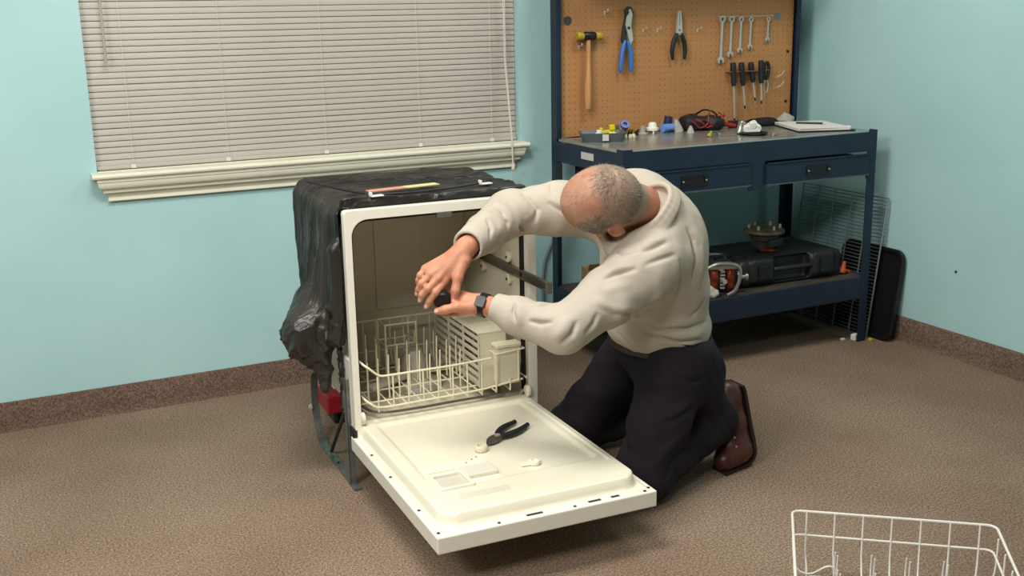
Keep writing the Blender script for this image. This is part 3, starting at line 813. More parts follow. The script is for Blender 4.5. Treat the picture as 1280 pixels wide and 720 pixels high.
for s in (-1, 1):
    MB().box(s*.155 - .028, s*.155 + .028, -.193, -.182, .030, .092).build('latch', BLACK, t, bevel=.004)
MB().box(-.263, .263, -.1735, -.1715, .062, .066).build('seam', BLACKM, t)
# pump / motor base standing on the case
t = thing('pump_assembly', 'dusty round pump with studs on its flange standing on the black case', 'pump', (-.512, -.42, ZS + .1185), .2); t.scale = (1.14, 1.14, 1.08)
DUSTY = mat('dusty_cast_metal', (118, 108, 84), .6, .3, rgb2=(84, 78, 64), nscale=40)
MB().lathe([(0, .062), (.066, .062), (.074, .068), (.074, .078), (.060, .083), (0, .083)], 20).build('flange', DUSTY, t, smooth=True)
MB().lathe([(0, .0), (.030, .0), (.046, .006), (.050, .028), (.044, .034), (.052, .040), (.055, .064), (0, .064)], 20).build('body', mat('dark_cast_metal', (66, 62, 56), .5, .5), t, smooth=True)
for i in range(6):
    a = i * math.pi / 3 + .3
    MB().cyl((.056*math.cos(a), .056*math.sin(a), .08), (.056*math.cos(a), .056*math.sin(a), .098), .005, n=8).build('stud', mat('pale_stud', (178, 168, 130), .5, .3), t)
MB().lathe([(.032, .0), (.034, .004), (.028, .009)], 16, T(-.012, -.03, .0) ).build('copper_ring', COPPER, t, smooth=True)
MB().box(-.035, .038, -.060, -.045, .018, .046).build('bracket', DSTEEL, t, bevel=.002)
# motor
t = thing('electric_motor', 'open electric motor with copper windings on the lower shelf', 'motor', (-.835, -.55, ZS), math.radians(-22))
for s in (-1, 1):
    for xc in (-.036, .028):
        MB().tube(arc_pts([(xc, s*.034, .024), (xc, s*.056, .036), (xc, s*.060, .066), (xc, s*.056, .096), (xc, s*.034, .108)], 4), .0165, 10).build('winding', COPPER, t, smooth=True)
for i in range(6):
    MB().box(-.013, .005, -.066, -.030, .030 + i*.013, .036 + i*.013).build('comb_tooth', STEEL, t)
MB().ring(rrect(-.068, .060, .0, .132, .03, 4), rrect(-.034, .026, .034, .098, .02, 4), -.03, .03, rx(math.pi/2)).build('core', DSTEEL, t, bevel=.002)
for i in range(7):
    MB().box(-.066, .058, -.0305 + i*.009, -.027 + i*.009, .001, .0025).build('lamination', STEEL, t)
for s in (-1, 1):
    br = MB().tube(arc_pts([(-.07, s*.076, .118), (-.03, s*.086, .136), (.04, s*.086, .130), (.062, s*.08, .095), (.045, s*.082, .03), (.015, s*.076, .006)], 5), .0075, 8)
    br.build('end_bracket', ALU, t, smooth=True)
MB().box(-.062, .05, -.084, -.07, .112, .130).build('top_bar', ALU, t, bevel=.004)
MB().cyl((-.004, -.1, .066), (-.004, .1, .066), .009, n=12).build('shaft', STEEL, t, smooth=True)
MB().lathe([(.008, 0), (.026, .002), (.026, .012), (.010, .016), (.009, .034), (.016, .036), (.016, .046), (.006, .05), (0, .05)], 12, T(.062, -.02, .064) @ ry(math.pi/2)).build('pulley', ALU, t, smooth=True)
MB().tube(arc_pts([(-.02, .02, .13), (-.01, .0, .148), (.03, .02, .145), (.05, .04, .12)], 5), .005, 6).build('lead_wire', BLACK, t, smooth=True)
# crumpled cloth in front of the motor
f = Field((-.07, -.05, -.01), (.07, .05, .06), .0035)
f.ell((0, 0, .018), (.046, .03, .022), k=.01); f.ell((-.02, 0, .03), (.022, .02, .018), k=.02)
V, F = f.mesh(); V = relax(V, F, 1); V += normals(V, F) * (.004 * wave(V, (110, 110, 110), 9))[:, None]; V[:, 2] = np.maximum(V[:, 2], 0)
tag(put(quad_mesh('rag', V, F, mat('grey_rag', (176, 168, 158), .9)), (-.925, -.598, ZS + .0005), (0, 0, -.4)), 'crumpled pale rag at the foot of the open motor', 'rag')
t = thing('cardboard_box', 'small tan cardboard box behind the man on the lower shelf', 'box', (-1.2, -.20, ZS), math.radians(-12))
CARD = mat('cardboard', (178, 138, 96), .8, rgb2=(160, 122, 82), nscale=10)
MB().box(-.05, .05, -.04, .04, 0, .075).build('carton', CARD, t)
MB().add([(-.05, -.04, .075), (.05, -.04, .075), (.05, -.062, .105), (-.05, -.062, .105), (-.05, -.041, .0745), (.05, -.041, .0745), (.05, -.0632, .1045), (-.05, -.0632, .1045)], [(0,1,2,3),(7,6,5,4),(0,3,7,4),(1,5,6,2),(3,2,6,7),(0,4,5,1)]).build('flap', CARD, t)
t = thing('black_ring', 'small black rubber ring on top of the tan cardboard box', 'ring', (-1.165, -.205, ZS + .0755))
MB().tube([(.018*math.cos(a*math.pi/8), 0, .0225 + .018*math.sin(a*math.pi/8)) for a in range(16)], .0045, 8, closed=True).build('ring_loop', RUBBER, t, smooth=True)
tag(MB().tube(arc_pts([(-1.27, -.012, .58), (-1.30, -.016, .46), (-1.345, -.02, .36), (-1.36, -.03, .22), (-1.352, -.04, .008)], 8), .006, 8).build('grey_cable', mat('grey_cable', (120, 132, 134), .5), smooth=True), 'grey cable hanging down the wall at the bench\'s left rear post', 'cable')
# orange bit and floor bits
tag(put(MB().lathe([(0, 0), (.018, 0), (.02, .01), (.012, .022), (.006, .05), (0, .05)], 12).cyl((.01, 0, .012), (.04, 0, .01), .008, n=8).build('orange_nozzle', mat('orange_plastic', (176, 84, 42), .45), smooth=True), (-.205, -.56, ZS + .007), (0, .3, 0)), 'small orange nozzle at the right end of the lower shelf', 'nozzle')
o = MB().lathe([(0, 0), (.015, 0), (.018, .008), (.012, .02), (0, .022)], 12).box(-.03, .0, -.012, .012, 0, .026)
tag(put(o.build('white_clip', WHITE, bevel=.002), (-.152, -.615, 0), (0, 0, .3)), 'white plastic clip on the floor inside the bench\'s front right foot', 'clip')
tag(put(MB().lathe([(0, 0), (.011, 0), (.012, .010), (.006, .016), (0, .016)], 10).build('yellow_plug', YEL, smooth=True), (-.128, -.672, 0)), 'yellow plastic plug on the floor against the bench\'s front right foot', 'plug')
tag(put(MB().box(-.009, .009, -.006, .006, 0, .009).build('white_chip', WHITE, bevel=.002), (-.215, -.60, 0)), 'tiny white chip on the floor under the lower shelf', 'chip')

# wire shelf leaning on the right wall, between wall and bench
GWIRE = mat('grey_wire', (150, 158, 160), .35, .6)
t = thing('wire_shelf', 'grey wire shelf standing upright against the right wall behind the bench', 'wire shelf', (-.105, -.36, .003), 0, rot=(0, math.radians(7.5), 0))
W2, H2 = .262, .60
MB().tube([(0, -W2, 0), (0, W2, 0), (0, W2, H2), (0, -W2, H2)], .0042, 8, closed=True).build('rim', GWIRE, t)
for y in (-.16, -.06, .05, .15): MB().tube([(-.006, y, 0), (-.006, y, H2)], .0034, 6).build('cross_bar', GWIRE, t)
rw = MB().tube([(.005, -W2, 0), (.005, W2, 0)], .0021, 5).mesh('rod'); rw.materials.append(GWIRE)
for i in range(38): share('rod', rw, t, (0, 0, .015 + i * (H2 - .03) / 37))
# black trays leaning on the right wall
t = thing('black_tray', 'black rounded oven tray leaning against the right wall beside the bench', 'tray', (-.070, -.552, .002), 0, rot=(0, math.radians(8.5), 0))
def yz(mb_fn): return Matrix(((0, 0, 1, 0), (1, 0, 0, 0), (0, 1, 0, 0), (0, 0, 0, 1)))
MYZ = yz(None)
MB().prism(rrect(-.175, .175, 0, .385, .045, 6), -.002, .002, MYZ).build('sheet', BLACK, t, bevel=.001)
MB().ring(rrect(-.18, .18, -.001, .39, .048, 6), rrect(-.165, .165, .014, .375, .04, 6), -.016, .002, MYZ).build('rim', BLACK, t, bevel=.003)
tag(put(MB().cyl((-.004, 0, 0), (0, 0, 0), .0045, n=10).build('wall_plug', DSTEEL), (-.0005, -.98, .352)), 'small dark hole plug low on the right wall', 'plug')

# ================================================================== the dishwasher
DL = (-2.541, -1.0573, 0); DR = -.0362
DM = T(*DL) @ rz(DR)
ENAMEL = mat('white_enamel', (232, 228, 214), .3, coat=.3)
TUB = mat('tub_plastic', (206, 200, 180), .38, rgb2=(200, 193, 172), nscale=3)
GALV = mat('galvanised_steel', (128, 134, 130), .4, .6, rgb2=(108, 112, 108), nscale=30)
GASKET = mat('black_gasket', (14, 13, 12), .5)
dw = thing('dishwasher', 'white dishwasher on bare steel legs with its door lowered open', 'dishwasher', DL, DR)
MXZ = Matrix(((1, 0, 0, 0), (0, 0, 1, 0), (0, 1, 0, 0), (0, 0, 0, 1)))   # poly (x,z) extruded along depth
def uframe(outer, inner, z0, z1, m, zb=.150):
    n = 18                                   # the two upper corner arcs, closed by straight legs below
    o = [(outer[0][0], zb)] + outer[:n] + [(outer[n-1][0], zb)]
    i = [(inner[0][0], zb)] + inner[:n] + [(inner[n-1][0], zb)]
    k = len(o); mb = MB()
    vs = [(x, y, z0) for x, y in o] + [(x, y, z0) for x, y in i] + [(x, y, z1) for x, y in o] + [(x, y, z1) for x, y in i]
    fs = [(0, k, 3*k, 2*k), (k-1, 2*k-1, 4*k-1, 3*k-1)]
    for a in range(k - 1):
        b = a + 1
        fs += [(b, a, k+a, k+b), (2*k+a, 2*k+b, 3*k+b, 3*k+a), (a, b, 2*k+b, 2*k+a), (k+b, k+a, 3*k+a, 3*k+b)]
    return mb.add(vs, fs, m)
oin = rrect(.024, .574, .205, .822, .05, 8); oout = rrect(.003, .602, .19, .851, .012, 8)
uframe(oout, oin, -.012, .016, MXZ).build('front_frame', ENAMEL, dw, smooth=True, bevel=.002)
tubo = rrect(.018, .580, .199, .828, .055, 8); tubi = rrect(.0225, .5755, .2035, .8235, .051, 8)
tb = MB().ring(tubo, tubi, .014, .53, MXZ); tb.prism(tubo, .53, .536, MXZ)
tb.build('tub', TUB, dw, smooth=True)
MB().box(.03, .57, -.004, .02, .192, .2042).build('tub_lip', TUB, dw, bevel=.003)
# moulded panels in the tub back
for x0, x1 in ((.07, .235), (.25, .42)):
    MB().prism(rrect(x0, x1, .40, .80, .01, 3), .526, .5305, MXZ).build('back_rib', TUB, dw, bevel=.003)
uframe(rrect(.0245, .5735, .2055, .8215, .05, 8), rrect(.034, .564, .214, .8115, .044, 8), .017, .03, MXZ, .21).build('gasket', GASKET, dw, smooth=True)
MB().box(.285, .33, -.0135, .004, .806, .824).build('latch_strike', GALV, dw, bevel=.002)
# frame side strip below (white side skirt and dark gap)
MB().box(.003, .012, .02, .10, .19, .40).build('side_skirt', ENAMEL, dw)
MB().box(.592, .602, .02, .10, .14, .40).build('side_skirt', ENAMEL, dw)
# upper-rack slide rail still pulled out on the right
RAILM = mat('rail_grey', (104, 100, 88), .4, .3)
rl = MB().box(.566, .5745, -.17, .45, .584, .612); rl.box(.560, .566, -.17, .45, .584, .589); rl.box(.560, .566, -.17, .45, .607, .612)
rl.build('rack_rail', RAILM, dw, bevel=.001)
MB().box(.556, .576, -.178, -.166, .580, .616).build('rail_stop', RAILM, dw, bevel=.003)
RW = mat('roller_cream', (216, 208, 180), .45)
def roller(x, b, z, s, parent=dw):
    o = MB().lathe([(0, 0), (.017, 0), (.018, .003), (.018, .012), (.013, .014), (.007, .015), (0, .015)], 18, T(x, b, z) @ ry(s * math.pi/2)).build('roller', RW, parent, smooth=True)
    MB().cyl((x + s*.0145, b, z), (x + s*.017, b, z), .0045, n=10).build('axle', DSTEEL, o)
for b, z in ((.05, .672), (.05, .604)): roller(.0228, b, z, 1)
for b, z in ((.12, .634), (.12, .563), (.33, .563)): roller(.5752, b, z, -1)
# tub floor fittings: heating element loop, filter/spray tower
MB().tube(arc_pts([(.07, .30, .225), (.06, .12, .222), (.09, .03, .222), (.2, .012, .222), (.34, .016, .222), (.46, .02, .222), (.5, .07, .222), (.505, .3, .225), (.4, .42, .225), (.15, .42, .225), (.07, .30, .225)], 6), .0042, 8).build('heating_element', mat('element_grey', (112, 108, 98), .45, .4), dw, smooth=True)
MB().lathe([(0, .206), (.09, .206), (.085, .225), (.045, .238), (.04, .30), (.026, .33), (0, .332)], 20, T(.285, .26, 0)).build('spray_tower', mat('spray_grey', (176, 172, 158), .4), dw, smooth=True)
MB().box(-.21, .21, -.02, .02, 0, .016, T(.285, .26, .245) @ rz(.5)).build('spray_arm', mat('spray_grey', (176, 172, 158)), dw, bevel=.006)
# legs: galvanised runner bent up at the back, front upright, diagonal brace
for xs in (-.010, .575):
    run = MB(); wd = .024
    c = arc_pts([(0, .34, .255), (0, .42, .25), (0, .465, .215), (0, .475, .14), (0, .46, .065), (0, .41, .018), (0, .33, .0045), (0, .2, .004), (0, .06, .004), (0, -.01, .004)], 5)
    n = len(c); vs = []; fs = []
    for i, p in enumerate(c):
        q0 = Vector(c[max(0, i-1)]); q1 = Vector(c[min(n-1, i+1)]); tg = (q1 - q0).normalized(); nn = Vector((0, -tg.z, tg.y)) * .002
        for dx_, sg in ((0, 1), (wd, 1), (wd, -1), (0, -1)): vs.append((xs + dx_, p[1] + sg*nn.y, p[2] + sg*nn.z))
    for i in range(n - 1):
        for k in range(4): fs.append((i*4 + k, i*4 + (k+1) % 4, (i+1)*4 + (k+1) % 4, (i+1)*4 + k))
    fs += [(3, 2, 1, 0), ((n-1)*4, (n-1)*4+1, (n-1)*4+2, (n-1)*4+3)]
    run.add(vs, fs)
    ro = run.build('leg_runner', GALV, dw, smooth=True)
    for b, z in ((.08, .006), (.21, .006)): MB().cyl((xs + .012, b, z), (xs + .012, b, z + .003), .004, n=8).build('bolt', BLACKM, ro)
    MB().lathe([(0, 0), (.012, 0), (.012, .006), (.006, .010), (0, .010)], 8, T(xs - .001, .472, .11) @ ry(-math.pi/2)).build('bolt', STEEL, ro)
    MB().box(xs, xs + .003, .03, .052, .006, .34).box(xs, xs + .02, .03, .033, .006, .34).build('leg_upright', GALV, dw)
    MB().cyl((xs + .014, .30, .012), (xs + .006, .062, .235), .006, n=8).build('brace', DSTEEL, dw)
    MB().tube(arc_pts([(xs + .006, .062, .235), (xs + .004, .050, .275), (xs + .004, .045, .30)], 5), .009, 8).build('hinge_spring', GALV, dw, smooth=True)
MB().tube([(-.008 + .002*math.sin(i*2.2), .075 - .0006*i + .003*math.cos(i), .43 - .0075*i) for i in range(28)], [.009 if i % 2 else .0075 for i in range(28)], 8).build('drain_hose', RUBBER, dw, smooth=True)
MB().box(.02, .585, .30, .40, .10, .20).build('motor_cover', BLACKM, dw, bevel=.01)
MB().box(-.020, .03, .22, .34, .168, .228).build('junction_box', mat('red_box', (142, 22, 30), .5), dw, bevel=.006)
# insulated box walls hidden under the plastic
MB().box(.010, .594, .03, .545, .829, .846).build('top_panel', GALV, dw)

# ---- door, lowered flat
DZ = .169
dr = MB().box(-.006, .606, -.725, .012, .124, DZ).build('door', ENAMEL, dw, bevel=.004, seg=3)
# inner liner as a moulded height surface
def sstep(a, b, x): 
    t = np.clip((x - a) / (b - a), 0, 1); return t * t * (3 - 2 * t)
def rr_sd(x, y, x0, x1, y0, y1, r):
    cx, cy = (x0+x1)/2, (y0+y1)/2
    qx = np.abs(x - cx) - (x1-x0)/2 + r; qy = np.abs(y - cy) - (y1-y0)/2 + r
    return np.sqrt(np.maximum(qx, 0)**2 + np.maximum(qy, 0)**2) + np.minimum(np.maximum(qx, qy), 0) - r
nx, ny = 150, 180
gx = np.linspace(.008, .592, nx); gy = np.linspace(-.70, .018, ny)
GX, GY = np.meshgrid(gx, gy, indexing='ij')
sd = rr_sd(GX, GY, .020, .580, -.688, .05, .055)
hgt = .034 * sstep(.004, -.006, sd)
hgt -= .006 * sstep(.004, -.012, rr_sd(GX, GY, .062, .535, -.535, .2, .02)) * sstep(-.005, -.04, GY)
hgt += .004 * sstep(-.03, .012, GY)
hgt += .0035 * sstep(.003, -.003, np.abs(GX - .557) - .004) * sstep(.0, .01, GY + .56) * sstep(.0, .05, -GY - .02)
V = np.stack([GX, GY, DZ + .0006 + np.maximum(hgt, 0)], -1).reshape(-1, 3)
ii = np.arange(nx * ny).reshape(nx, ny)
F = np.stack([ii[:-1, :-1], ii[1:, :-1], ii[1:, 1:], ii[:-1, 1:]], -1).reshape(-1, 4)
LINER = mat('liner_plastic', (234, 228, 206), .28, coat=.25)
lo_ = quad_mesh('door_liner', V, F, LINER, dr)
md = lo_.modifiers.new('solid', 'SOLIDIFY'); md.thickness = .0005; md.offset = -1
ZL = DZ + .0006 + .034; ZB = ZL - .006
DISP = mat('dispenser_plastic', (238, 233, 214), .32)
DGREY = mat('dispenser_screw_grey', (150, 148, 138), .5)  # plain grey of the dispenser screws
# detergent dispenser, low plates and cup lids
dd = MB().prism(rrect(.06, .255, -.565, -.375, .008, 3), ZB - .002, ZB + .003).build('dispenser_plate', DISP, dr, bevel=.001)
MB().box(.075, .155, -.43, -.39, ZB + .003, ZB + .007).build('prewash_cup', DISP, dr, bevel=.002)
MB().ring(rrect(.068, .165, -.555, -.455, .006, 3), rrect(.078, .155, -.545, -.468, .004, 3), ZB + .003, ZB + .013).build('cup_rim', DISP, dr, bevel=.001)
MB().box(.080, .153, -.543, -.47, ZB + .003, ZB + .006).build('cup_lid', mat('cup_lid_plastic', (212, 207, 192), .35), dr, bevel=.001)
MB().box(.165, .25, -.505, -.44, ZB + .003, ZB + .014).build('latch_block', mat('latch_plastic', (224, 220, 204), .35), dr, bevel=.002)
MB().box(.1, .24, -.615, -.585, ZL - .0005, ZL + .0008).build('instruction_label', mat('faint_label', (214, 208, 188), .5), dr)
for x, b in ((.20, -.40), (.222, -.385), (.24, -.375)): MB().cyl((x, b, ZB + .003), (x, b, ZB + .0045), .003, n=8).build('dispenser_screw', DGREY, dr)
o = MB().lathe([(.010, 0), (.018, 0), (.019, .004), (.019, .012), (.016, .016), (.011, .016), (.010, .008)], 20, T(.272, -.335, ZB + .002)).build('rinse_cap', CREAMP, dr, smooth=True)
MB().lathe([(.009, 0), (.015, 0), (.017, .006), (.015, .011), (.009, .012), (.008, .005)], 20, T(.366, -.485, ZB + .001)).build('vent_cap', DISP, dr, smooth=True)
MB().box(.325, .355, -.492, -.47, ZB + .001, ZB + .006).build('vent_tab', DISP, dr, bevel=.002)
for x, b in ((.006, -.16), (.006, -.33), (.006, -.56), (.006, -.70), (.16, -.714), (.37, -.714), (.575, -.714), (.594, -.70)):
    MB().cyl((x, b, DZ - .001), (x, b, DZ + .0015), .0045, n=8).build('door_screw', BLACKM, dr)
for x, wd in ((.26, .022), (.43, .018), (.49, .012)):
    MB().box(x - wd, x + wd, -.712, -.703, DZ - .001, DZ + .001).build('latch_slot', BLACKM, dr)
MB().box(-.004, .012, -.012, .028, .150, .196).build('hinge_cap', BLACK, dr, bevel=.003)
for x in (.0, .585):
    MB().prism([(-.06, .13), (.05, .13), (.06, .20), (.045, .27), (.03, .27), (.028, .20), (.0, .165), (-.06, .15)], x, x + .006, Matrix(((0, 0, 1, 0), (1, 0, 0, 0), (0, 1, 0, 0), (0, 0, 0, 1)))).build('hinge_arm', GALV, dr)

# ---- diagonal cutters on the door
def dl(x, b, z): return (DM @ Vector((x, b, z)))[:]
c = thing('diagonal_cutters', 'diagonal cutting pliers with black grips lying on the open door', 'pliers', dl(.345, -.285, ZB + .0035), DR + math.radians(-57))
for s in (-1, 1):
    g = MB(); p = arc_pts([(s*.005, 0, .008), (s*.018, .03, .008), (s*.026, .07, .008), (s*.022, .125, .008)], 5)
    k = len(p); g.tube(p, [.007 + .003*math.sin(min(1, i/(k-1)*1.1)*math.pi) for i in range(k)], 10); g.build('grip', RUBBER, c, smooth=True)
    MB().prism([(s*-.008, .008), (s*.004, .012), (s*.013, .002), (s*.016, -.02), (s*.012, -.04), (s*.003, -.056), (0, -.056), (0, -.012)], .002, .014).build('jaw', mat('grey_tool_steel', (96, 92, 84), .4, .7), c, bevel=.002)
MB().cyl((0, -.004, .001), (0, -.004, .0165), .009, n=14).build('pivot', STEEL, c)

# ---- plastic sheet over the machine (local dishwasher frame)
f = Field((-.24, -.06, .22), (.70, .68, .96), .005)
f.rbox((.306, .30, .67), (.314, .288, .200), .05, k=.02)
f.cone((.004, .12, .81), (-.024, .14, .52), .028, .048, .04)
f.cone((.022, .34, .79), (-.004, .34, .50), .030, .042, .04)
f.ell((-.094, .15, .462), (.068, .085, .080), k=.05)
f.ell((-.050, .22, .50), (.055, .09, .10), k=.05)
f.cone((-.062, .12, .42), (-.052, .10, .318), .046, .020, .03)
f.cone((-.012, .05, .72), (-.014, .055, .46), .024, .028, .03)
f.cone((.02, .04, .868), (.58, .04, .866), .012, .012, .02)
f.rbox((.302, .26, .50), (.300, .29, .345), .02, k=.006, op='sub')
f.rbox((.302, -.03, .50), (.2975, .08, .349), .01, k=.0, op='sub')
f.rbox((.302, -.10, .50), (.45, .115, .5), .005, k=.004, op='sub')
f.cut((-.01, .1, .36), (.85, -.1, -.5), (-.01, -.06, .22), (.70, .68, .40), .01)
V, F = f.mesh(); V = relax(V, F, 2)
Nn = normals(V, F)
def crease(sc, seed, p=2.0):
    """sharp narrow ridges between soft hollows, as thin film folds"""
    return (1 - np.abs(wave(V, sc, seed)).clip(0, 1)) ** p
side = np.clip(1.15 - np.abs(Nn[:, 2]) * 1.3, 0, 1); low = np.clip((.56 - V[:, 2]) / .12, 0, 1)
disp = side * (1 - .5 * low) * (.010 * crease((9, 60, 3.5), 11, 3) + .006 * crease((20, 130, 6), 12, 3) - .006)
disp += low * (.012 * crease((38, 38, 34), 13, 3) + .006 * crease((80, 80, 70), 16, 2.5) - .007)
disp += (1 - side) * (.008 * crease((9, 26, 8), 14, 4) + .004 * crease((18, 60, 14), 15, 4) - .002)
ridge = lambda pts, wd_, am: am * np.exp(-(seg_dist(V, pts) / wd_) ** 2)
disp += ridge([(-.04, .05, .56), (-.08, .10, .51), (-.12, .18, .47)], .010, .008) - ridge([(-.04, .05, .53), (-.08, .10, .48), (-.12, .18, .44)], .010, .009)
disp += ridge([(.10, .50, .87), (.30, .35, .875), (.50, .15, .87)], .008, .007) + ridge([(.02, .35, .87), (.35, .33, .872), (.60, .42, .87)], .009, .006)
inside = (V[:, 0] > .0) & (V[:, 0] < .604) & (V[:, 2] < .850)
disp[inside] = 0
V = V + Nn * disp[:, None]
PLAST = mat('black_polythene', (30, 28, 26), .34, bump=.5, bscale=45, bdist=.006, stretch=(1, 3, .35), rgb2=(52, 49, 44), nscale=5)
sh = quad_mesh('plastic_sheet', V, F, PLAST)
tag(put(sh, DL, (0, 0, DR)), 'black plastic sheet draped over the dishwasher, bunched at its left', 'plastic sheet')
def dput(o, x, b, z, r=0):
    o.location = dl(x, b, z); o.rotation_euler = (0, 0, DR + r); return o
t = thing('paper_strip', 'pink and yellow paper strip lying on the plastic-covered dishwasher', 'paper', dl(.225, .10, .886), DR + math.radians(9))
MB().box(-.12, .0, -.018, .018, 0, .0025).build('pink_half', mat('salmon_paper', (196, 140, 120), .7), t)
MB().box(.0, .11, -.018, .018, 0, .0025).build('yellow_half', mat('pale_yellow_paper', (206, 198, 138), .7), t)
for x, lb in ((.115, 'white mounting tab by the left end of the paper strip'), (.478, 'white mounting tab near the right front edge of the plastic sheet')):
    o = MB().box(-.02, .02, -.010, .010, 0, .004).box(-.02, -.016, -.010, .010, 0, .014)
    tag(dput(o.build('mounting_tab', WHITE, bevel=.001), x, .03 if x < .3 else .08, .879, .1), lb, 'bracket', 'mounting tabs on the dishwasher')
tag(dput(MB().tube(arc_pts([(-.10, .32, .006), (-.06, .2, .002), (.0, .06, -.002), (.08, .02, -.004), (.25, .03, -.004), (.38, .07, -.002), (.42, .09, 0)], 6), .0035, 6).build('black_strap', RUBBER, smooth=True), .09, .02, .885), 'thin black strap running over the plastic sheet to the white tabs', 'strap')

# ================================================================== racks
RWIRE = mat('rack_wire_vinyl', (228, 220, 190), .4)
def lower_rack():
    t = thing('dish_rack', 'cream lower dish rack with tines standing inside the tub', 'dish rack', DL, DR)
    x0, x1, b0, b1, zb, zt = .035, .560, -.022, .44, .256, .352
    r = .0030
    MB().tube(arc_pts([(x0, b0 + .06, .392), (x0 + .004, b0 + .012, .390), (x0 + .015, b0, .382), (x0 + .045, b0, .356), (x0 + .075, b0, zt), (.2, b0, zt), (.32, b0, zt), (.44, b0, zt + .004)], 4), r*1.15, 8).build('rim_wire', RWIRE, t, smooth=True)
    MB().tube([(x0, b0 + .06, .392), (x0, b1, .392), (x1, b1, .392), (x1, b0 + .12, .392)], r*1.15, 8).build('rim_wire', RWIRE, t)
    MB().tube(arc_pts([(x0, b0 + .06, .285), (x0 + .012, b0, .275), (x0 + .05, b0, zb), (.2, b0, zb), (.4, b0, zb + .004), (.545, b0, .274)], 4), r*1.1, 8).build('base_wire', RWIRE, t, smooth=True)
    MB().tube([(x0, b0 + .06, .285), (x0, b1, .285), (x1, b1, .285), (x1, b0, .274)], r, 8).build('base_wire', RWIRE, t)
    for i in range(10):
        x = .075 + i * .0475
        top = zt + (.0 if x < .42 else -.07)
        p = [(x, b0, top), (x, b0 - .001, .262), (x + .002, b0 + .006, .242), (x + .006, b0 + .022, .240), (x + .004, .2, .243), (x, b1 - .02, .243), (x, b1, .262), (x, b1, .39)]
        MB().tube(p, r*.9, 6).build('cross_wire', RWIRE, t, smooth=True)
    for b in (.06, .16, .26, .36):
        MB().tube([(x0, b, .33), (x0, b, .245), (x1, b, .245), (x1, b, .33)], r*.9, 6).build('long_wire', RWIRE, t)
    tine = MB().tube([(0, 0, 0), (0, .002, .07), (0, -.004, .135)], [r*.85, r*.85, r*.7], 6).mesh('tine'); tine.materials.append(RWIRE)
    for b, nn in ((.08, 10), (.20, 11), (.32, 10)):
        for i in range(nn): share('tine', tine, t, (.075 + i*.0335, b, .245), (0, 0, 0), (1, 1, .9 + .12 * ((i * 7) % 3) / 2))
    for z_ in (.34, .41): MB().tube([(.205, .30, z_), (.31, .30, z_), (.31, .38, z_), (.205, .38, z_)], r, 6, closed=True).build('cup_shelf_wire', RWIRE, t)
    for x in (.205, .31):
        for b in (.30, .38): MB().tube([(x, b, .245), (x, b, .41)], r, 6).build('cup_shelf_post', RWIRE, t)
    for x, b in ((.028, -.01), (.568, -.008), (.028, .3), (.568, .3)):
        o = MB().lathe([(0, -.007), (.014, -.007), (.019, -.004), (.019, .004), (.014, .007), (0, .007)], 16, T(x, b, .226) @ ry(math.pi/2)).build('wheel', mat('wheel_cream', (224, 216, 196), .4), t, smooth=True)
    return t
lower_rack()
t = thing('cutlery_basket', 'grey-white slatted cutlery basket at the right side of the lower rack', 'cutlery basket', dl(.455, .215, .25), DR)
BASK = mat('basket_plastic', (204, 198, 176), .4)
for x in (-.036, .052):
    s = 1
    for i in range(7): MB().box(x - .002, x + .002, -.19, .20, .008 + i*.024, .019 + i*.024).build('slat', BASK, t)
    for b in (-.19, -.06, .07, .20): MB().box(x - .0025, x + .0025, b - .004, b + .004, 0, .172).build('upright', BASK, t)
for b in (-.192, .202): 
    MB().box(-.036, .052, b - .002, b + .002, 0, .172).build('end_panel', BASK, t)
MB().box(-.036, .052, -.19, .20, 0, .006).build('bottom', BASK, t)
MB().box(-.040, .056, .005, .205, .172, .180).build('lid', BASK, t, bevel=.002)
MB().box(-.040, .056, -.194, .0, .172, .179).build('lid', BASK, t, bevel=.002)
MB().box(-.030, .046, -.09, -.012, .179, .180).build('lid_window', mat('lid_frost', (184, 178, 158), .5), t)
t = thing('detergent_box', 'small cream plastic box with wire front at the rack\'s front right corner', 'box', dl(.500, .0, .262), DR)
MB().box(-.036, .040, -.018, .022, 0, .118).build('box_body', mat('box_cream', (216, 208, 184), .4), t, bevel=.004)
MB().box(-.040, .044, -.020, .024, .118, .13).build('box_lid', mat('box_cream', (216, 208, 184)), t, bevel=.003)
MB().tube([(-.046, -.026, .105), (.05, -.026, .112), (.05, .028, .112), (-.046, .028, .105)], .0028, 6, closed=True).build('wire_loop', RWIRE, t)
MB().tube([(-.046, -.026, .105), (-.046, -.026, .0)], .0028, 6).tube([(.03, -.026, .11), (.03, -.026, .01)], .0028, 6).build('wire_loop', RWIRE, t)

# ---- upper rack lying on the carpet, front right
R2 = mat('white_rack_wire', (226, 222, 214), .35)
ang = math.atan2(-.365 * .8 - .0, .46)
p0 = Vector((-1.737, -2.067, 0)); p1 = Vector((-1.367, -2.365, 0))
ax = (p1 - p0); WR = ax.length; az = math.atan2(ax.y, ax.x)
t = thing('dish_rack', 'white upper dish rack lying on the carpet in the foreground', 'dish rack', p0[:], az)
zt, dep = .172, .50
r = .0028
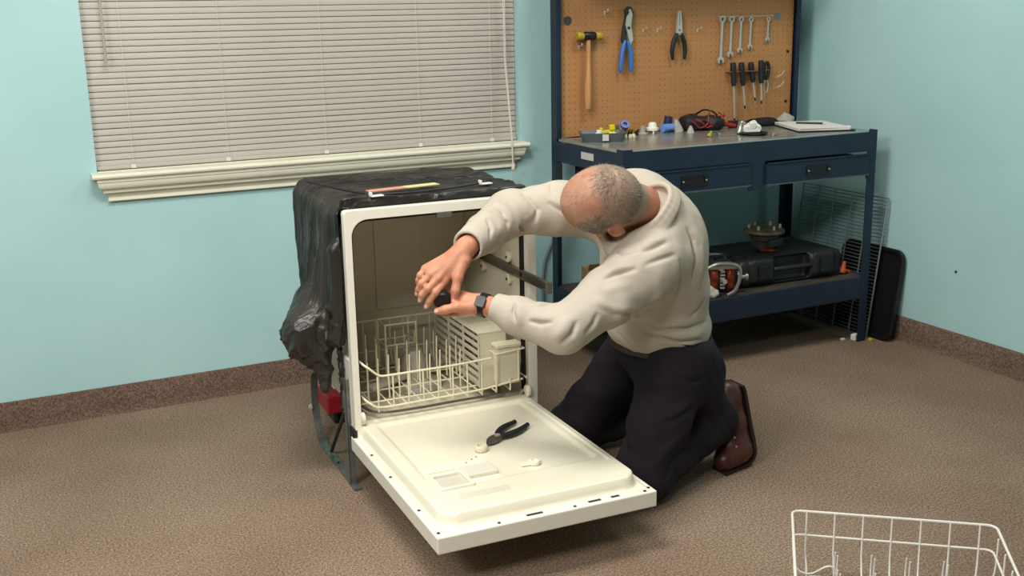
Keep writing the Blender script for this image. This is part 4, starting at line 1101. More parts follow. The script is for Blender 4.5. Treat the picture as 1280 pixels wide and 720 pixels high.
# local: x along the far side, y toward the far side; near side at -dep
rim = rrect(0, WR, -dep, 0, .022, 5)
MB().tube([(x, y, zt) for x, y in rim], r*1.2, 8, closed=True).build('rim_wire', R2, t, smooth=True)
MB().tube([(x, y, zt - .062) for x, y in rrect(.004, WR - .004, -dep + .004, -.004, .02, 5)], r, 8, closed=True).build('middle_wire', R2, t, smooth=True)
MB().tube([(x, y, .012) for x, y in rrect(.03, WR - .03, -dep + .03, -.03, .03, 5)], r, 8, closed=True).build('base_wire', R2, t, smooth=True)
for i in range(7):
    x = .036 + i * (WR - .072) / 6
    lo_x = .04 + i * (WR - .08) / 6
    MB().tube([(x, -.002, zt), (x, -.006, .07), (lo_x, -.018, .03), (lo_x, -.04, .012), (lo_x, -dep + .04, .012), (lo_x, -dep + .018, .03), (x, -dep + .004, .07), (x, -dep + .002, zt)], r*.9, 6).build('cross_wire', R2, t, smooth=True)
for i in range(6):
    y = -.05 - i * .078
    zz = .012
    pts = arc_pts([(.003, y, zt - .01), (.006, y, .075), (.018, y, .038), (.05, y, .030), (.085, y, .052), (.105, y, .050), (.115, y, .024), (.16, y, .026), (.20, y, .036), (.215, y, .020), (.30, y, .024), (.34, y, .034), (WR - .07, y, .020), (WR - .02, y, .035), (WR - .005, y, .075), (WR - .003, y, zt - .01)], 4)
    MB().tube(pts, r*.9, 6).build('wavy_wire', R2, t, smooth=True)
tn = MB().tube([(0, 0, 0), (0, .002, .05), (0, -.003, .095)], [r*.9, r*.9, r*.7], 6).mesh('tine'); tn.materials.append(R2)
for x in (.105, .19, .27, .355):
    for i in range(9): share('tine', tn, t, (x + .002 * (i % 2), -.05 - i * .045, .014), (0, 0, 0), (1, 1, 1 if i % 2 else .85))

# ================================================================== the man kneeling at the machine
def unit(v): v = np.array(v, float); return v / np.linalg.norm(v)
def frame(up, left):
    up = unit(up); left = np.array(left, float); left = unit(left - up * (left @ up)); return np.array([np.cross(left, up), left, up])
SKIN = None
def skin_mat():
    m = mat('skin', (198, 142, 112), .5, rgb2=(186, 120, 92), nscale=22, bump=.12, bscale=260, bdist=.0012, sub=.06)
    nt = m.node_tree; b = nt.nodes['Principled BSDF']
    src = b.inputs['Base Color'].links[0].from_socket
    at = nt.nodes.new('ShaderNodeAttribute'); at.attribute_name = 'scalp'
    mx = nt.nodes.new('ShaderNodeMix'); mx.data_type = 'RGBA'
    nt.links.new(at.outputs['Fac'], mx.inputs['Factor']); nt.links.new(src, mx.inputs['A'])
    mx.inputs['B'].default_value = lin((142, 124, 106))
    nt.links.new(mx.outputs['Result'], b.inputs['Base Color'])
    return m
def scalp_mask(p):
    """how thickly hair grows at head-frame points p (n,3): 0 bare .. 1 full"""
    ff, ll, uu = p[:, 0], p[:, 1], p[:, 2]
    sm = lambda a, b, x: np.clip((x - a) / (b - a), 0, 1)
    full = sm(-.128, -.080, uu) * (1 - sm(.035, .060, ff + .25 * (uu < -.01) * .0))
    low = (uu < -.015); full = full * np.where(low, 1 - sm(-.012, .006, ff), 1)
    full = full * (1 - .85 * sm(.045, .080, uu) * sm(-.09, -.05, ff))
    temple = sm(.02, .06, ff) * sm(.03, .05, uu)
    full = np.maximum(full, .13 * sm(.0, .03, uu) * (1 - sm(.075, .095, ff)))
    ear = (np.abs(ll) > .058) * (ff > -.034) * (ff < .014) * (uu < .008)
    return full * (1 - ear)
HEADC = np.array((-1.938, -1.482, .884))
HL_ = unit((-.1864, -.5687, -.8012)); HU = unit((-.9199, -.1854, .3456)); HF = np.cross(HL_, HU)
HR_ = np.array([HF, HL_, HU])
def hp(f_, l, u): return HEADC + f_ * HF + l * HL_ + u * HU
RH = {'wr': (-2.302, -1.387, 0.78), 'pc': (-2.352, -1.381, 0.73), 'i1': (-2.368, -1.392, 0.697), 'm1': (-2.387, -1.387, 0.704), 'r1': (-2.401, -1.371, 0.714), 'p1': (-2.407, -1.35, 0.726), 'i2': (-2.398, -1.396, 0.671), 'm2': (-2.418, -1.389, 0.681), 'r2': (-2.427, -1.371, 0.693), 'p2': (-2.424, -1.353, 0.711), 'i3': (-2.413, -1.386, 0.646), 'm3': (-2.43, -1.377, 0.663), 'r3': (-2.433, -1.361, 0.676), 'p3': (-2.428, -1.348, 0.697), 'i4': (-2.418, -1.376, 0.631), 'm4': (-2.432, -1.368, 0.649), 'r4': (-2.434, -1.352, 0.664), 'p4': (-2.427, -1.343, 0.685), 't0': (-2.317, -1.402, 0.75), 't1': (-2.342, -1.415, 0.707), 't2': (-2.352, -1.421, 0.675), 't3': (-2.356, -1.418, 0.646)}
LH = {'wr': (-2.285, -1.442, 0.631), 'pc': (-2.326, -1.415, 0.635), 'i1': (-2.333, -1.395, 0.658), 'm1': (-2.337, -1.385, 0.638), 'r1': (-2.335, -1.387, 0.618), 'p1': (-2.333, -1.396, 0.605), 'i2': (-2.357, -1.365, 0.659), 'm2': (-2.36, -1.357, 0.633), 'r2': (-2.356, -1.363, 0.611), 'p2': (-2.35, -1.376, 0.6), 'i3': (-2.382, -1.366, 0.644), 'm3': (-2.385, -1.361, 0.624), 'r3': (-2.379, -1.367, 0.611), 'p3': (-2.368, -1.38, 0.601), 't0': (-2.315, -1.442, 0.628), 't1': (-2.355, -1.433, 0.632), 't2': (-2.383, -1.421, 0.626), 't3': (-2.4, -1.405, 0.62)}
PEL = np.array((-1.665, -1.38, .40)); NECK = np.array((-1.735, -1.41, .83)); CHEST = np.array((-1.715, -1.40, .66))
SL_ = np.array((-1.83, -1.55, .71)); SR_ = np.array((-1.80, -1.22, .825))
EL_ = np.array((-2.135, -1.61, .592)); ER_ = np.array((-2.085, -1.205, .822))
WL_ = np.array(LH['wr']); WR_ = np.array(RH['wr'])
BR = frame(NECK - PEL, SL_ - SR_)           # rows: forward, left, up of the trunk

man = thing('person', 'man in a cream work shirt and dark trousers kneeling at the open dishwasher', 'person', (-1.66, -1.40, 0))
MANO = np.array((-1.66, -1.40, 0))
def pm(name, V, F, material, parent=man):
    return quad_mesh(name, V - MANO, F, material, parent)

# ---- body: head, neck, trunk, arms and hands in one skin
f = Field((-2.50, -1.74, .34), (-1.48, -1.05, 1.06), .0031)
f.ell(PEL + (0, 0, .08), (.10, .13, .10), BR, k=.02)
f.ell(CHEST, (.10, .14, .17), BR, k=.05)
f.cone(SL_, SR_, .06, .06, .04)
f.cone(NECK, hp(-.028, 0, -.06), .062, .064, .03)
f.cone(SL_, EL_, .055, .042, .03); f.cone(EL_, WL_, .043, .026, .02)
f.cone(SR_, ER_, .055, .042, .03); f.cone(ER_, WR_, .043, .027, .02)
# skull, jaw and face
f.ell(hp(-.004, 0, .018), (.108, .084, .100), HR_, k=.02)
f.ell(hp(-.030, 0, .002), (.083, .080, .088), HR_, k=.02)
f.ell(hp(.030, 0, -.050), (.062, .060, .070), HR_, k=.025)
f.ell(hp(.052, 0, -.100), (.034, .036, .028), HR_, k=.02)
for s in (-1, 1):
    f.ell(hp(.070, s*.034, -.035), (.022, .020, .018), HR_, k=.015)
    f.ell(hp(.088, s*.030, -.012), (.016, .015, .010), HR_, k=.004, op='sub')
    f.cone(hp(.088, s*.012, .006), hp(.076, s*.050, .004), .009, .007, .012)
    # ear: disc with a hollow and a lobe
    ec = hp(-.010, s*.085, -.028)
    eR = frame(HU + .25 * -HF, s * HL_ + .55 * -HF)
    f.ell(ec, (.020, .0085, .034), eR, k=.005)
    f.ell(ec + s * HL_ * .010 + HU * .004 + HF * .003, (.0125, .009, .023), eR, k=.003, op='sub')
    f.ell(hp(-.006, s*.080, -.056), (.010, .007, .011), HR_, k=.006)
f.chain([hp(.092, 0, -.004), hp(.112, 0, -.040), hp(.098, 0, -.046)], [.008, .013, .010], .008)
for s in (-1, 1): f.ell(hp(.096, s*.012, -.044), (.010, .008, .008), HR_, k=.006)
f.cone(hp(.085, -.022, -.070), hp(.085, .022, -.070), .008, .008, .008)
f.cone(hp(.082, -.020, -.082), hp(.082, .020, -.082), .008, .008, .006)
f.cone(hp(.096, -.022, -.0765), hp(.096, .022, -.0765), .003, .003, .002, op='sub')
# hands
def hand(H, last):
    w = np.array(H['wr']); q = {k: np.array(v) for k, v in H.items()}
    for n in 'imrp': f.cone(w * .75 + q['pc'] * .25, q[n + '1'], .021, .0125, .012)
    f.cone(w, q['pc'], .025, .022, .015)
    for n, r0 in (('i', .0098), ('m', .0100), ('r', .0095), ('p', .0084)):
        ks = [q[n + str(k)] for k in range(1, last + 1)]
        rr = [r0 * 1.12, r0, r0 * .93, r0 * .80][:last]
        f.chain(ks, rr, .0035)
        f.ell(q[n + '2'], (r0 * 1.08,) * 3, k=.004)
    f.chain([w * .5 + q['t0'] * .5, q['t0'], q['t1'], q['t2'], q['t3']], [.018, .018, .0135, .0118, .0092], .006)
hand(RH, 4); hand(LH, 3)
for a, b_ in (('wr', 'i1'), ('wr', 'm1'), ('wr', 'r1')):      # tendons on the back of the right hand
    A = np.array(RH[a]) * .35 + np.array(RH[b_]) * .65; f.cone(A + (-.003, -.012, .004), np.array(RH[b_]) + (-.002, -.009, .003), .004, .005, .008)
V, F = f.mesh(); V = relax(V, F, 1, .4)
body = pm('body', V, F, skin_mat())
hq = (V - HEADC) @ HR_.T
msk = np.where(np.linalg.norm(hq, axis=1) < .14, np.maximum(scalp_mask(hq), .42 * np.clip((hq[:, 2] - .0) / .04, 0, 1) * np.clip((.085 - hq[:, 0]) / .03, 0, 1)), 0) * .85
at_ = body.data.attributes.new('scalp', 'FLOAT', 'POINT')
if len(at_.data) == len(msk): at_.data.foreach_set('value', msk.astype(np.float32))
# nails
NAIL = mat('nail', (216, 168, 148), .3)
for H, n, k in ((RH, 'i', 4), (RH, 'm', 4), (RH, 'r', 4), (RH, 't', 3), (LH, 't', 3)):
    tip = np.array(H[n + str(k)]); prv = np.array(H[n + str(k - 1)]); d_ = unit(tip - prv)
    out = np.array((-.42, -.87, .24)); out = unit(out - d_ * (out @ d_))
    c_ = tip + out * (.0078 if n != 't' else .0088) - d_ * .0005
    M_ = Matrix(np.column_stack([np.cross(d_, out), d_, out]).tolist()).to_4x4()
    MB().sphere((0, 0, 0), (.0052, .0068, .0018), 10, 6, T(*(c_ - MANO)) @ M_).build('nail', NAIL, body, smooth=True)
EYEW = mat('eye_white', (226, 220, 212), .25); IRIS = mat('iris', (70, 84, 92), .2)
for s in (-1, 1):
    e = hp(.080, s*.030, -.012) - MANO
    o = MB().sphere(e, .0115, 14, 9).build('eye', EYEW, body, smooth=True)
    MB().sphere(e + HF * .0078 - HU * .002, .0052, 10, 7).build('iris', IRIS, o, smooth=True)

# ---- hair: short strands, thick round the sides and back, sparse on the crown
rng = np.random.RandomState(4)
hm = MB(); hv = []; hf = []
cnt = 0
def skull(d):                                # radius of the skull in directions d (head frame f,l,u)
    best = np.zeros(len(d))
    for c0, r0 in (((-.004, 0, .018), (.108, .084, .100)), ((-.030, 0, .002), (.083, .080, .088))):
        c0 = np.array(c0); r0 = np.array(r0)
        a = ((d / r0) ** 2).sum(1); b_ = -2 * (d * c0 / r0 ** 2).sum(1); g = ((c0 / r0) ** 2).sum() - 1
        best = np.maximum(best, (-b_ + np.sqrt(np.maximum(b_ * b_ - 4 * a * g, 0))) / (2 * a))
    return best
dd_ = rng.normal(size=(34000, 3)); dd_ /= np.linalg.norm(dd_, axis=1)[:, None]
pp_ = dd_ * skull(dd_)[:, None]; mm_ = scalp_mask(pp_)
sel = rng.rand(len(mm_)) < mm_ ** 1.3
for p, mk_ in zip(pp_[sel], mm_[sel]):
    ff, ll, uu_ = p
    bald = 1 - mk_
    nrm = unit((p - np.array((-.01, 0, .01))) / np.array((.1, .078, .09)) ** 2)
    flow = np.array((.55 if ff > .0 else -.15, .0, -1.0)) if uu_ < .05 else np.array((.9, .15, -.1))
    flow = flow - nrm * (flow @ nrm); flow = unit(flow + rng.normal(size=3) * .22)
    ln = rng.uniform(.010, .018) * (.8 if bald > .3 else 1)
    side_ = np.cross(nrm, flow) * rng.uniform(.0003, .0006) * (.45 + .55 * mk_)
    lift = rng.uniform(.0015, .0045) * (.25 + .75 * mk_)
    q0 = p + nrm * .0002; q1 = p + flow * ln * .5 + nrm * lift; q2 = p + flow * ln + nrm * (lift * .9 - .0012)
    k = len(hv)
    for q, w_ in ((q0, 1), (q1, .9)):
        for sg in (-1, 1): hv.append(q + side_ * sg * w_)
    hv.append(q2)
    hf += [(k, k+1, k+3, k+2), (k+2, k+3, k+4)]
hv = [(HR_.T @ q + HEADC - MANO) for q in hv]
HAIRM = mat('grey_hair', (156, 142, 124), .6, rgb2=(118, 104, 88), nscale=90)
hm.add([tuple(q) for q in hv], hf)
me = bpy.data.meshes.new('hair'); me.from_pydata(hm.v, [], hm.f); me.update(); me.materials.append(HAIRM)
ho = bpy.data.objects.new('hair', me); col.objects.link(ho); ho.parent = man; ho['kind'] = 'stuff'
# eyebrows and sideburn stubble come with the strands; brows as two soft bars
for s in (-1, 1):
    a = hp(.096, s*.014, .010) - MANO; b_ = hp(.084, s*.046, .011) - MANO
    MB().tube([a, (a + b_) / 2 + HF * .004, b_], [.003, .0035, .0022], 6).build('eyebrow', HAIRM, man, smooth=True)

# ---- shirt
def cloth_mat(name, c1, c2, bs=420):
    return mat(name, c1, .85, rgb2=c2, nscale=5, bump=.10, bscale=bs, bdist=.001, spec=.2)
SHIRT = cloth_mat('shirt_cotton', (186, 177, 163), (178, 168, 154))
f = Field((-2.42, -1.78, .36), (-1.42, -1.02, 1.04), .0036)
f.ell((-1.688, -1.388, .480), (.152, .170, .100), None, k=.02)
f.ell((-1.700, -1.392, .590), (.146, .172, .130), None, k=.05)
f.ell((-1.722, -1.400, .690), (.138, .190, .150), BR, k=.06)
f.ell((-1.725, -1.330, .815), (.115, .135, .125), BR, k=.06)
f.ell((-1.70, -1.42, .76), (.115, .14, .12), BR, k=.06)
f.cone(SL_ + (.012, .02, .0), SL_ + (-.04, -.012, -.025), .098, .086, .05)
f.cone(SR_ + (.03, -.01, -.02), SR_ + (-.04, 0, -.01), .095, .082, .05)
# sleeves
f.chain([SL_, SL_ * .5 + EL_ * .5 + (0, -.004, -.008), EL_ + (.0, -.004, -.008)], [.086, .074, .062], .03)
f.chain([EL_ + (.0, -.004, -.008), EL_ * .45 + WL_ * .55 + (0, 0, -.006), WL_ + (.03, -.016, -.004)], [.062, .050, .036], .02)
f.chain([SR_, SR_ * .5 + ER_ * .5, ER_], [.084, .074, .066], .03)
f.chain([ER_, ER_ * .45 + WR_ * .55, WR_ + (.008, .006, .004)], [.066, .054, .043], .02)
# cuffs
dL = unit(WL_ - EL_); dR = unit(WR_ - ER_)
cL = WL_ - dL * .030; cR = WR_ - dR * .006
f.cone(cL - dL * .045, cL, .037, .0345, .004); f.cone(cR - dR * .055, cR, .0455, .043, .004)
big = .2
f.cut(cL - dL * .001, dL, cL - .09, cL + .09, .003); f.cut(cR - dR * .001, dR, cR - .08, cR + .08, .003)
f.cone(cL - dL * .012, cL + dL * .05, .0275, .0275, .002, op='sub'); f.cone(cR - dR * .012, cR + dR * .05, .0355, .0355, .002, op='sub')
# collar: stand around the neck, folded leaf outside
CN = unit((-.6221, -.1567, .7734)); CA = unit((-.7848, .2200, -.5867)); CM = np.cross(CN, CA)
cc = np.array((-1.824, -1.476, .842))
CRm = np.array([CA, CM, CN])
f.ell(cc - CN * .065, (.105, .088, .055), CRm, k=.05)
ring = [cc + CA * .110 * math.cos(2*math.pi*k/36) + CM * .078 * math.sin(2*math.pi*k/36) + CN * (-.010 * math.cos(2*math.pi*k/36)) for k in range(37)]
for k in range(36):
    o0 = unit(ring[k] - cc); o1 = unit(ring[k+1] - cc)
    f.cone(ring[k] - CN * .034 + o0 * .010, ring[k+1] - CN * .034 + o1 * .010, .0095, .0095, .012)
    f.cone(ring[k] - CN * .020 + o0 * .007, ring[k+1] - CN * .020 + o1 * .007, .0080, .0080, .008)
    f.cone(ring[k] - CN * .006 + o0 * .002, ring[k+1] - CN * .006 + o1 * .002, .0062, .0062, .008)
f.ell(cc + CN * .05, (.106, .074, .095), CRm, k=.005, op='sub')
# hem line just over the belt, a little blouse above it
f.cut((-1.68, -1.39, .414), (.02, .0, -1), (-1.92, -1.62, .30), (-1.42, -1.12, .46), .025)
V, F = f.mesh(); V = relax(V, F, 2, .5)
Nn = normals(V, F)
D = np.zeros(len(V))
# creases and ridges of the cotton: (points, width, height)
FOLDS = [
    ([(-1.92,-1.635,0.725),(-1.939,-1.629,0.721),(-1.958,-1.625,0.719),(-1.979,-1.623,0.716),(-1.995,-1.624,0.712),(-2.008,-1.622,0.707),(-2.021,-1.619,0.701)], 0.006, -0.007),
    ([(-1.921,-1.628,0.734),(-1.937,-1.621,0.731),(-1.954,-1.615,0.728),(-1.972,-1.611,0.726),(-1.987,-1.611,0.722),(-2.001,-1.611,0.718),(-2.014,-1.607,0.713)], 0.009, 0.005),
    ([(-2.061,-1.646,0.663),(-2.048,-1.655,0.655),(-2.032,-1.66,0.645),(-2.016,-1.663,0.635),(-1.995,-1.668,0.632),(-1.969,-1.667,0.627),(-1.933,-1.649,0.616),(-1.89,-1.63,0.622),(-1.865,-1.64,0.637),(-1.832,-1.637,0.648)], 0.007, 0.005),
    ([(-2.061,-1.658,0.648),(-2.045,-1.662,0.639),(-2.027,-1.663,0.629),(-2.009,-1.664,0.619),(-1.987,-1.666,0.616),(-1.955,-1.653,0.608),(-1.821,-1.483,0.547),(-1.811,-1.518,0.57),(-1.798,-1.547,0.59),(-1.78,-1.57,0.608)], 0.007, -0.006),
    ([(-1.803,-1.606,0.78),(-1.825,-1.612,0.777),(-1.844,-1.613,0.773),(-1.861,-1.613,0.768),(-1.873,-1.612,0.766),(-1.885,-1.61,0.763),(-1.896,-1.609,0.76)], 0.007, -0.005),
    ([(-1.785,-1.587,0.793),(-1.811,-1.596,0.79),(-1.834,-1.601,0.787),(-1.853,-1.601,0.782),(-1.866,-1.598,0.779),(-1.879,-1.596,0.776),(-1.891,-1.593,0.772)], 0.008, 0.005),
    ([(-1.789,-1.624,0.747),(-1.814,-1.631,0.746),(-1.837,-1.635,0.744),(-1.858,-1.636,0.741),(-1.874,-1.636,0.738),(-1.891,-1.637,0.734),(-1.906,-1.636,0.73)], 0.007, -0.004),
    ([(-1.717,-1.564,0.806),(-1.713,-1.569,0.794),(-1.708,-1.572,0.781),(-1.702,-1.575,0.768),(-1.702,-1.58,0.75),(-1.701,-1.584,0.732),(-1.698,-1.585,0.713),(-1.705,-1.588,0.688),(-1.708,-1.587,0.662),(-1.712,-1.585,0.635)], 0.006, -0.007),
    ([(-1.697,-1.562,0.799),(-1.689,-1.565,0.784),(-1.679,-1.566,0.768),(-1.669,-1.567,0.752),(-1.67,-1.571,0.734),(-1.669,-1.574,0.715),(-1.667,-1.573,0.696),(-1.673,-1.575,0.672),(-1.678,-1.576,0.649),(-1.685,-1.578,0.625)], 0.009, 0.007),
    ([(-1.778,-1.624,0.736),(-1.779,-1.627,0.72),(-1.776,-1.628,0.703),(-1.769,-1.62,0.684),(-1.763,-1.607,0.66),(-1.755,-1.591,0.635),(-1.75,-1.579,0.611)], 0.007, -0.004),
    ([(-1.795,-1.506,0.519),(-1.784,-1.52,0.517),(-1.772,-1.533,0.514),(-1.757,-1.542,0.51),(-1.74,-1.55,0.511),(-1.721,-1.556,0.51),(-1.698,-1.555,0.508),(-1.674,-1.552,0.51),(-1.645,-1.543,0.511),(-1.607,-1.522,0.508)], 0.006, -0.008),
    ([(-1.804,-1.503,0.536),(-1.791,-1.519,0.535),(-1.776,-1.533,0.533),(-1.758,-1.543,0.53),(-1.741,-1.551,0.531),(-1.722,-1.555,0.531),(-1.698,-1.554,0.528),(-1.676,-1.552,0.531),(-1.652,-1.546,0.532),(-1.615,-1.524,0.528)], 0.008, 0.006),
    ([(-1.811,-1.481,0.505),(-1.801,-1.496,0.499),(-1.79,-1.509,0.493),(-1.779,-1.523,0.487),(-1.762,-1.535,0.483),(-1.743,-1.544,0.477),(-1.721,-1.55,0.469),(-1.698,-1.556,0.471),(-1.669,-1.554,0.469),(-1.631,-1.54,0.463)], 0.006, -0.008),
    ([(-1.789,-1.51,0.502),(-1.779,-1.525,0.5),(-1.765,-1.536,0.497),(-1.75,-1.544,0.494),(-1.731,-1.553,0.493),(-1.71,-1.557,0.491),(-1.685,-1.557,0.487),(-1.666,-1.554,0.488),(-1.641,-1.544,0.487),(-1.614,-1.531,0.484)], 0.008, 0.006),
    ([(-1.842,-1.401,0.48),(-1.841,-1.415,0.475),(-1.84,-1.427,0.47),(-1.836,-1.435,0.464),(-1.831,-1.445,0.457),(-1.825,-1.452,0.449),(-1.817,-1.457,0.44)], 0.006, -0.007),
    ([(-1.839,-1.432,0.494),(-1.835,-1.443,0.487),(-1.831,-1.454,0.48),(-1.826,-1.463,0.472),(-1.821,-1.469,0.465),(-1.816,-1.475,0.457),(-1.81,-1.48,0.45)], 0.008, 0.006),
    ([(-1.728,-1.544,0.462),(-1.713,-1.548,0.457),(-1.696,-1.549,0.452),(-1.675,-1.544,0.444),(-1.66,-1.545,0.447),(-1.641,-1.54,0.447),(-1.616,-1.529,0.445)], 0.005, -0.006),
    ([(-1.636,-1.554,0.59),(-1.648,-1.56,0.583),(-1.655,-1.56,0.574),(-1.661,-1.559,0.564),(-1.673,-1.56,0.557),(-1.684,-1.558,0.549),(-1.694,-1.556,0.54)], 0.006, -0.005),
    ([(-2.235,-1.54,0.653),(-2.24,-1.546,0.647),(-2.245,-1.55,0.64),(-2.249,-1.554,0.633),(-2.25,-1.56,0.624),(-2.249,-1.565,0.615),(-2.248,-1.568,0.606)], 0.005, -0.006),
    ([(-2.219,-1.541,0.656),(-2.227,-1.551,0.649),(-2.233,-1.559,0.642),(-2.238,-1.564,0.634),(-2.239,-1.572,0.623),(-2.239,-1.576,0.611),(-2.237,-1.578,0.598)], 0.007, 0.005),
    ([(-2.224,-1.589,0.614),(-2.217,-1.599,0.613),(-2.211,-1.609,0.613),(-2.204,-1.619,0.612),(-2.197,-1.63,0.615),(-2.189,-1.64,0.617),(-2.18,-1.648,0.618)], 0.005, -0.006),
    ([(-2.221,-1.584,0.627),(-2.213,-1.593,0.627),(-2.206,-1.603,0.627),(-2.198,-1.612,0.627),(-2.19,-1.622,0.628),(-2.181,-1.633,0.629),(-2.172,-1.642,0.63)], 0.007, 0.005),
    ([(-2.194,-1.588,0.646),(-2.181,-1.588,0.649),(-2.164,-1.584,0.651),(-2.121,-1.595,0.657),(-2.111,-1.609,0.661)], 0.007, -0.005),
    ([(-2.171,-1.664,0.559),(-2.164,-1.672,0.57),(-2.155,-1.677,0.58),(-2.144,-1.68,0.589),(-2.138,-1.678,0.6),(-2.131,-1.675,0.611),(-2.122,-1.67,0.622)], 0.007, -0.005),
    ([(-2.188,-1.652,0.571),(-2.182,-1.661,0.583),(-2.174,-1.667,0.593),(-2.165,-1.671,0.602),(-2.158,-1.669,0.614),(-2.149,-1.665,0.624),(-2.139,-1.659,0.634)], 0.008, 0.005),
    ([(-2.108,-1.677,0.579),(-2.097,-1.674,0.587),(-2.085,-1.671,0.595),(-2.075,-1.67,0.604),(-2.07,-1.669,0.614),(-2.064,-1.667,0.623),(-2.057,-1.664,0.632)], 0.007, -0.004),
    ([(-2.058,-1.229,0.886),(-2.054,-1.242,0.88),(-2.049,-1.252,0.873),(-2.043,-1.261,0.866),(-2.04,-1.268,0.858),(-2.035,-1.274,0.849),(-2.029,-1.277,0.839),(-2.033,-1.278,0.827),(-2.036,-1.277,0.814),(-2.038,-1.274,0.8)], 0.006, -0.007),
    ([(-2.082,-1.242,0.883),(-2.078,-1.253,0.874),(-2.073,-1.261,0.865),(-2.067,-1.268,0.856),(-2.065,-1.272,0.847),(-2.063,-1.274,0.838),(-2.059,-1.275,0.828),(-2.063,-1.277,0.818),(-2.067,-1.276,0.808),(-2.069,-1.273,0.796)], 0.008, 0.006),
    ([(-1.996,-1.273,0.859),(-1.985,-1.28,0.851),(-1.975,-1.286,0.843),(-1.964,-1.291,0.835),(-1.948,-1.294,0.827),(-1.931,-1.295,0.817),(-1.914,-1.295,0.808)], 0.006, -0.006),
    ([(-1.981,-1.265,0.875),(-1.972,-1.274,0.868),(-1.962,-1.282,0.86),(-1.952,-1.289,0.853),(-1.938,-1.293,0.845),(-1.924,-1.296,0.837),(-1.909,-1.297,0.829)], 0.008, 0.005),
    ([(-2.221,-1.344,0.846),(-2.222,-1.355,0.838),(-2.222,-1.364,0.83),(-2.221,-1.372,0.821),(-2.227,-1.381,0.812),(-2.232,-1.388,0.802),(-2.236,-1.393,0.792)], 0.005, -0.006),
    ([(-2.158,-1.303,0.851),(-2.158,-1.318,0.843),(-2.155,-1.327,0.834),(-2.149,-1.329,0.823),(-2.154,-1.336,0.811),(-2.156,-1.339,0.798),(-2.153,-1.331,0.783)], 0.006, -0.006),
    ([(-2.185,-1.319,0.852),(-2.187,-1.334,0.844),(-2.186,-1.343,0.835),(-2.184,-1.35,0.825),(-2.188,-1.358,0.814),(-2.191,-1.362,0.801),(-2.192,-1.361,0.788)], 0.007, 0.005),
    ([(-2.102,-1.299,0.8),(-2.079,-1.273,0.788),(-2.063,-1.262,0.78),(-2.049,-1.253,0.772)], 0.005, -0.006),
    ([(-2.133,-1.322,0.8),(-2.117,-1.304,0.789),(-2.091,-1.268,0.774),(-2.068,-1.24,0.76)], 0.007, 0.005),
    ([(-2.177,-1.234,0.855),(-2.169,-1.243,0.863),(-2.159,-1.249,0.87),(-2.15,-1.261,0.873),(-2.136,-1.26,0.873),(-2.12,-1.257,0.873)], 0.006, -0.004),
    ([(-1.953,-1.221,0.905),(-1.963,-1.236,0.899),(-1.971,-1.248,0.893),(-1.971,-1.257,0.888),(-1.969,-1.264,0.882),(-1.967,-1.269,0.877)], 0.005, -0.004),
    ([(-1.926,-1.535,0.759),(-1.931,-1.558,0.759),(-1.932,-1.573,0.758),(-1.931,-1.585,0.755),(-1.921,-1.595,0.758),(-1.909,-1.602,0.761),(-1.895,-1.607,0.762)], 0.005, -0.004),
    ([(-1.843,-1.573,0.801),(-1.855,-1.575,0.796),(-1.865,-1.576,0.792),(-1.875,-1.575,0.787),(-1.884,-1.569,0.784),(-1.892,-1.563,0.781),(-1.9,-1.555,0.777)], 0.006, -0.004),
    ([(-2.051,-1.62,0.686),(-2.04,-1.629,0.685),(-2.028,-1.636,0.684),(-2.016,-1.644,0.682),(-1.995,-1.648,0.686),(-1.972,-1.651,0.688),(-1.945,-1.647,0.689)], 0.007, 0.004),
]
for pts, wd_, am in FOLDS:
    D += fold(V, pts, wd_ * (1.9 if am > 0 else 1.05), am * (1.0 if am > 0 else 1.7))
def arm_rings(a, b_, am, seed, freq):
    ab = b_ - a; L = np.linalg.norm(ab); u_ = ab / L
    t_ = (V - a) @ u_; rad = np.linalg.norm((V - a) - t_[:, None] * u_, axis=1)
    m_ = np.clip(1 - np.abs(t_ / L - .5) * 1.7, 0, 1) * (rad < .11)
    return m_ * am * wave(V, np.abs(u_) * freq + 12, seed)
D += arm_rings(SL_, EL_, .0035, 21, 60) + arm_rings(EL_, cL, .0032, 22, 70)
D += arm_rings(SR_, ER_, .0035, 23, 60) + arm_rings(ER_, cR, .0032, 24, 70)
tor = np.clip((.72 - V[:, 2]) / .2, 0, 1) * (np.linalg.norm(V[:, :2] - (-1.69, -1.39), axis=1) < .21)
D += tor * .004 * wave(V, (18, 18, 48), 25) + .0012 * wave(V, (60, 60, 60), 26)
keep = np.minimum(np.linalg.norm(V - cL, axis=1), np.linalg.norm(V - cR, axis=1))
D *= np.clip((keep - .04) / .05, 0, 1)
cdist = seg_dist(V, ring); D *= np.clip((cdist - .02) / .04, .1, 1)
V = V + Nn * D[:, None]
shirt = pm('shirt', V, F, SHIRT)

# ---- trousers
TROU = cloth_mat('trouser_twill', (40, 35, 42), (34, 30, 37))
KL = np.array((-1.825, -1.525, .075)); KR = np.array((-1.828, -1.11, .075))
HLp = np.array((-1.675, -1.475, .385)); HRp = np.array((-1.675, -1.29, .385))
AL = np.array((-1.505, -1.44, .150)); AR = np.array((-1.50, -1.205, .150))
f = Field((-2.05, -1.68, -.02), (-1.38, -.98, .52), .005)
f.ell((-1.672, -1.385, .400), (.142, .168, .105), None, k=.02)
f.ell((-1.60, -1.385, .335), (.105, .165, .115), None, k=.05)
f.cone(HLp, KL, .108, .076, .03); f.cone(HRp, KR, .105, .076, .03)
f.cone(KL, AL, .074, .066, .03); f.cone(KR, AR, .074, .066, .03)
f.ell(KL + (-.01, 0, -.0), (.075, .075, .072), k=.03); f.ell(KR + (-.01, 0, 0), (.075, .075, .072), k=.03)
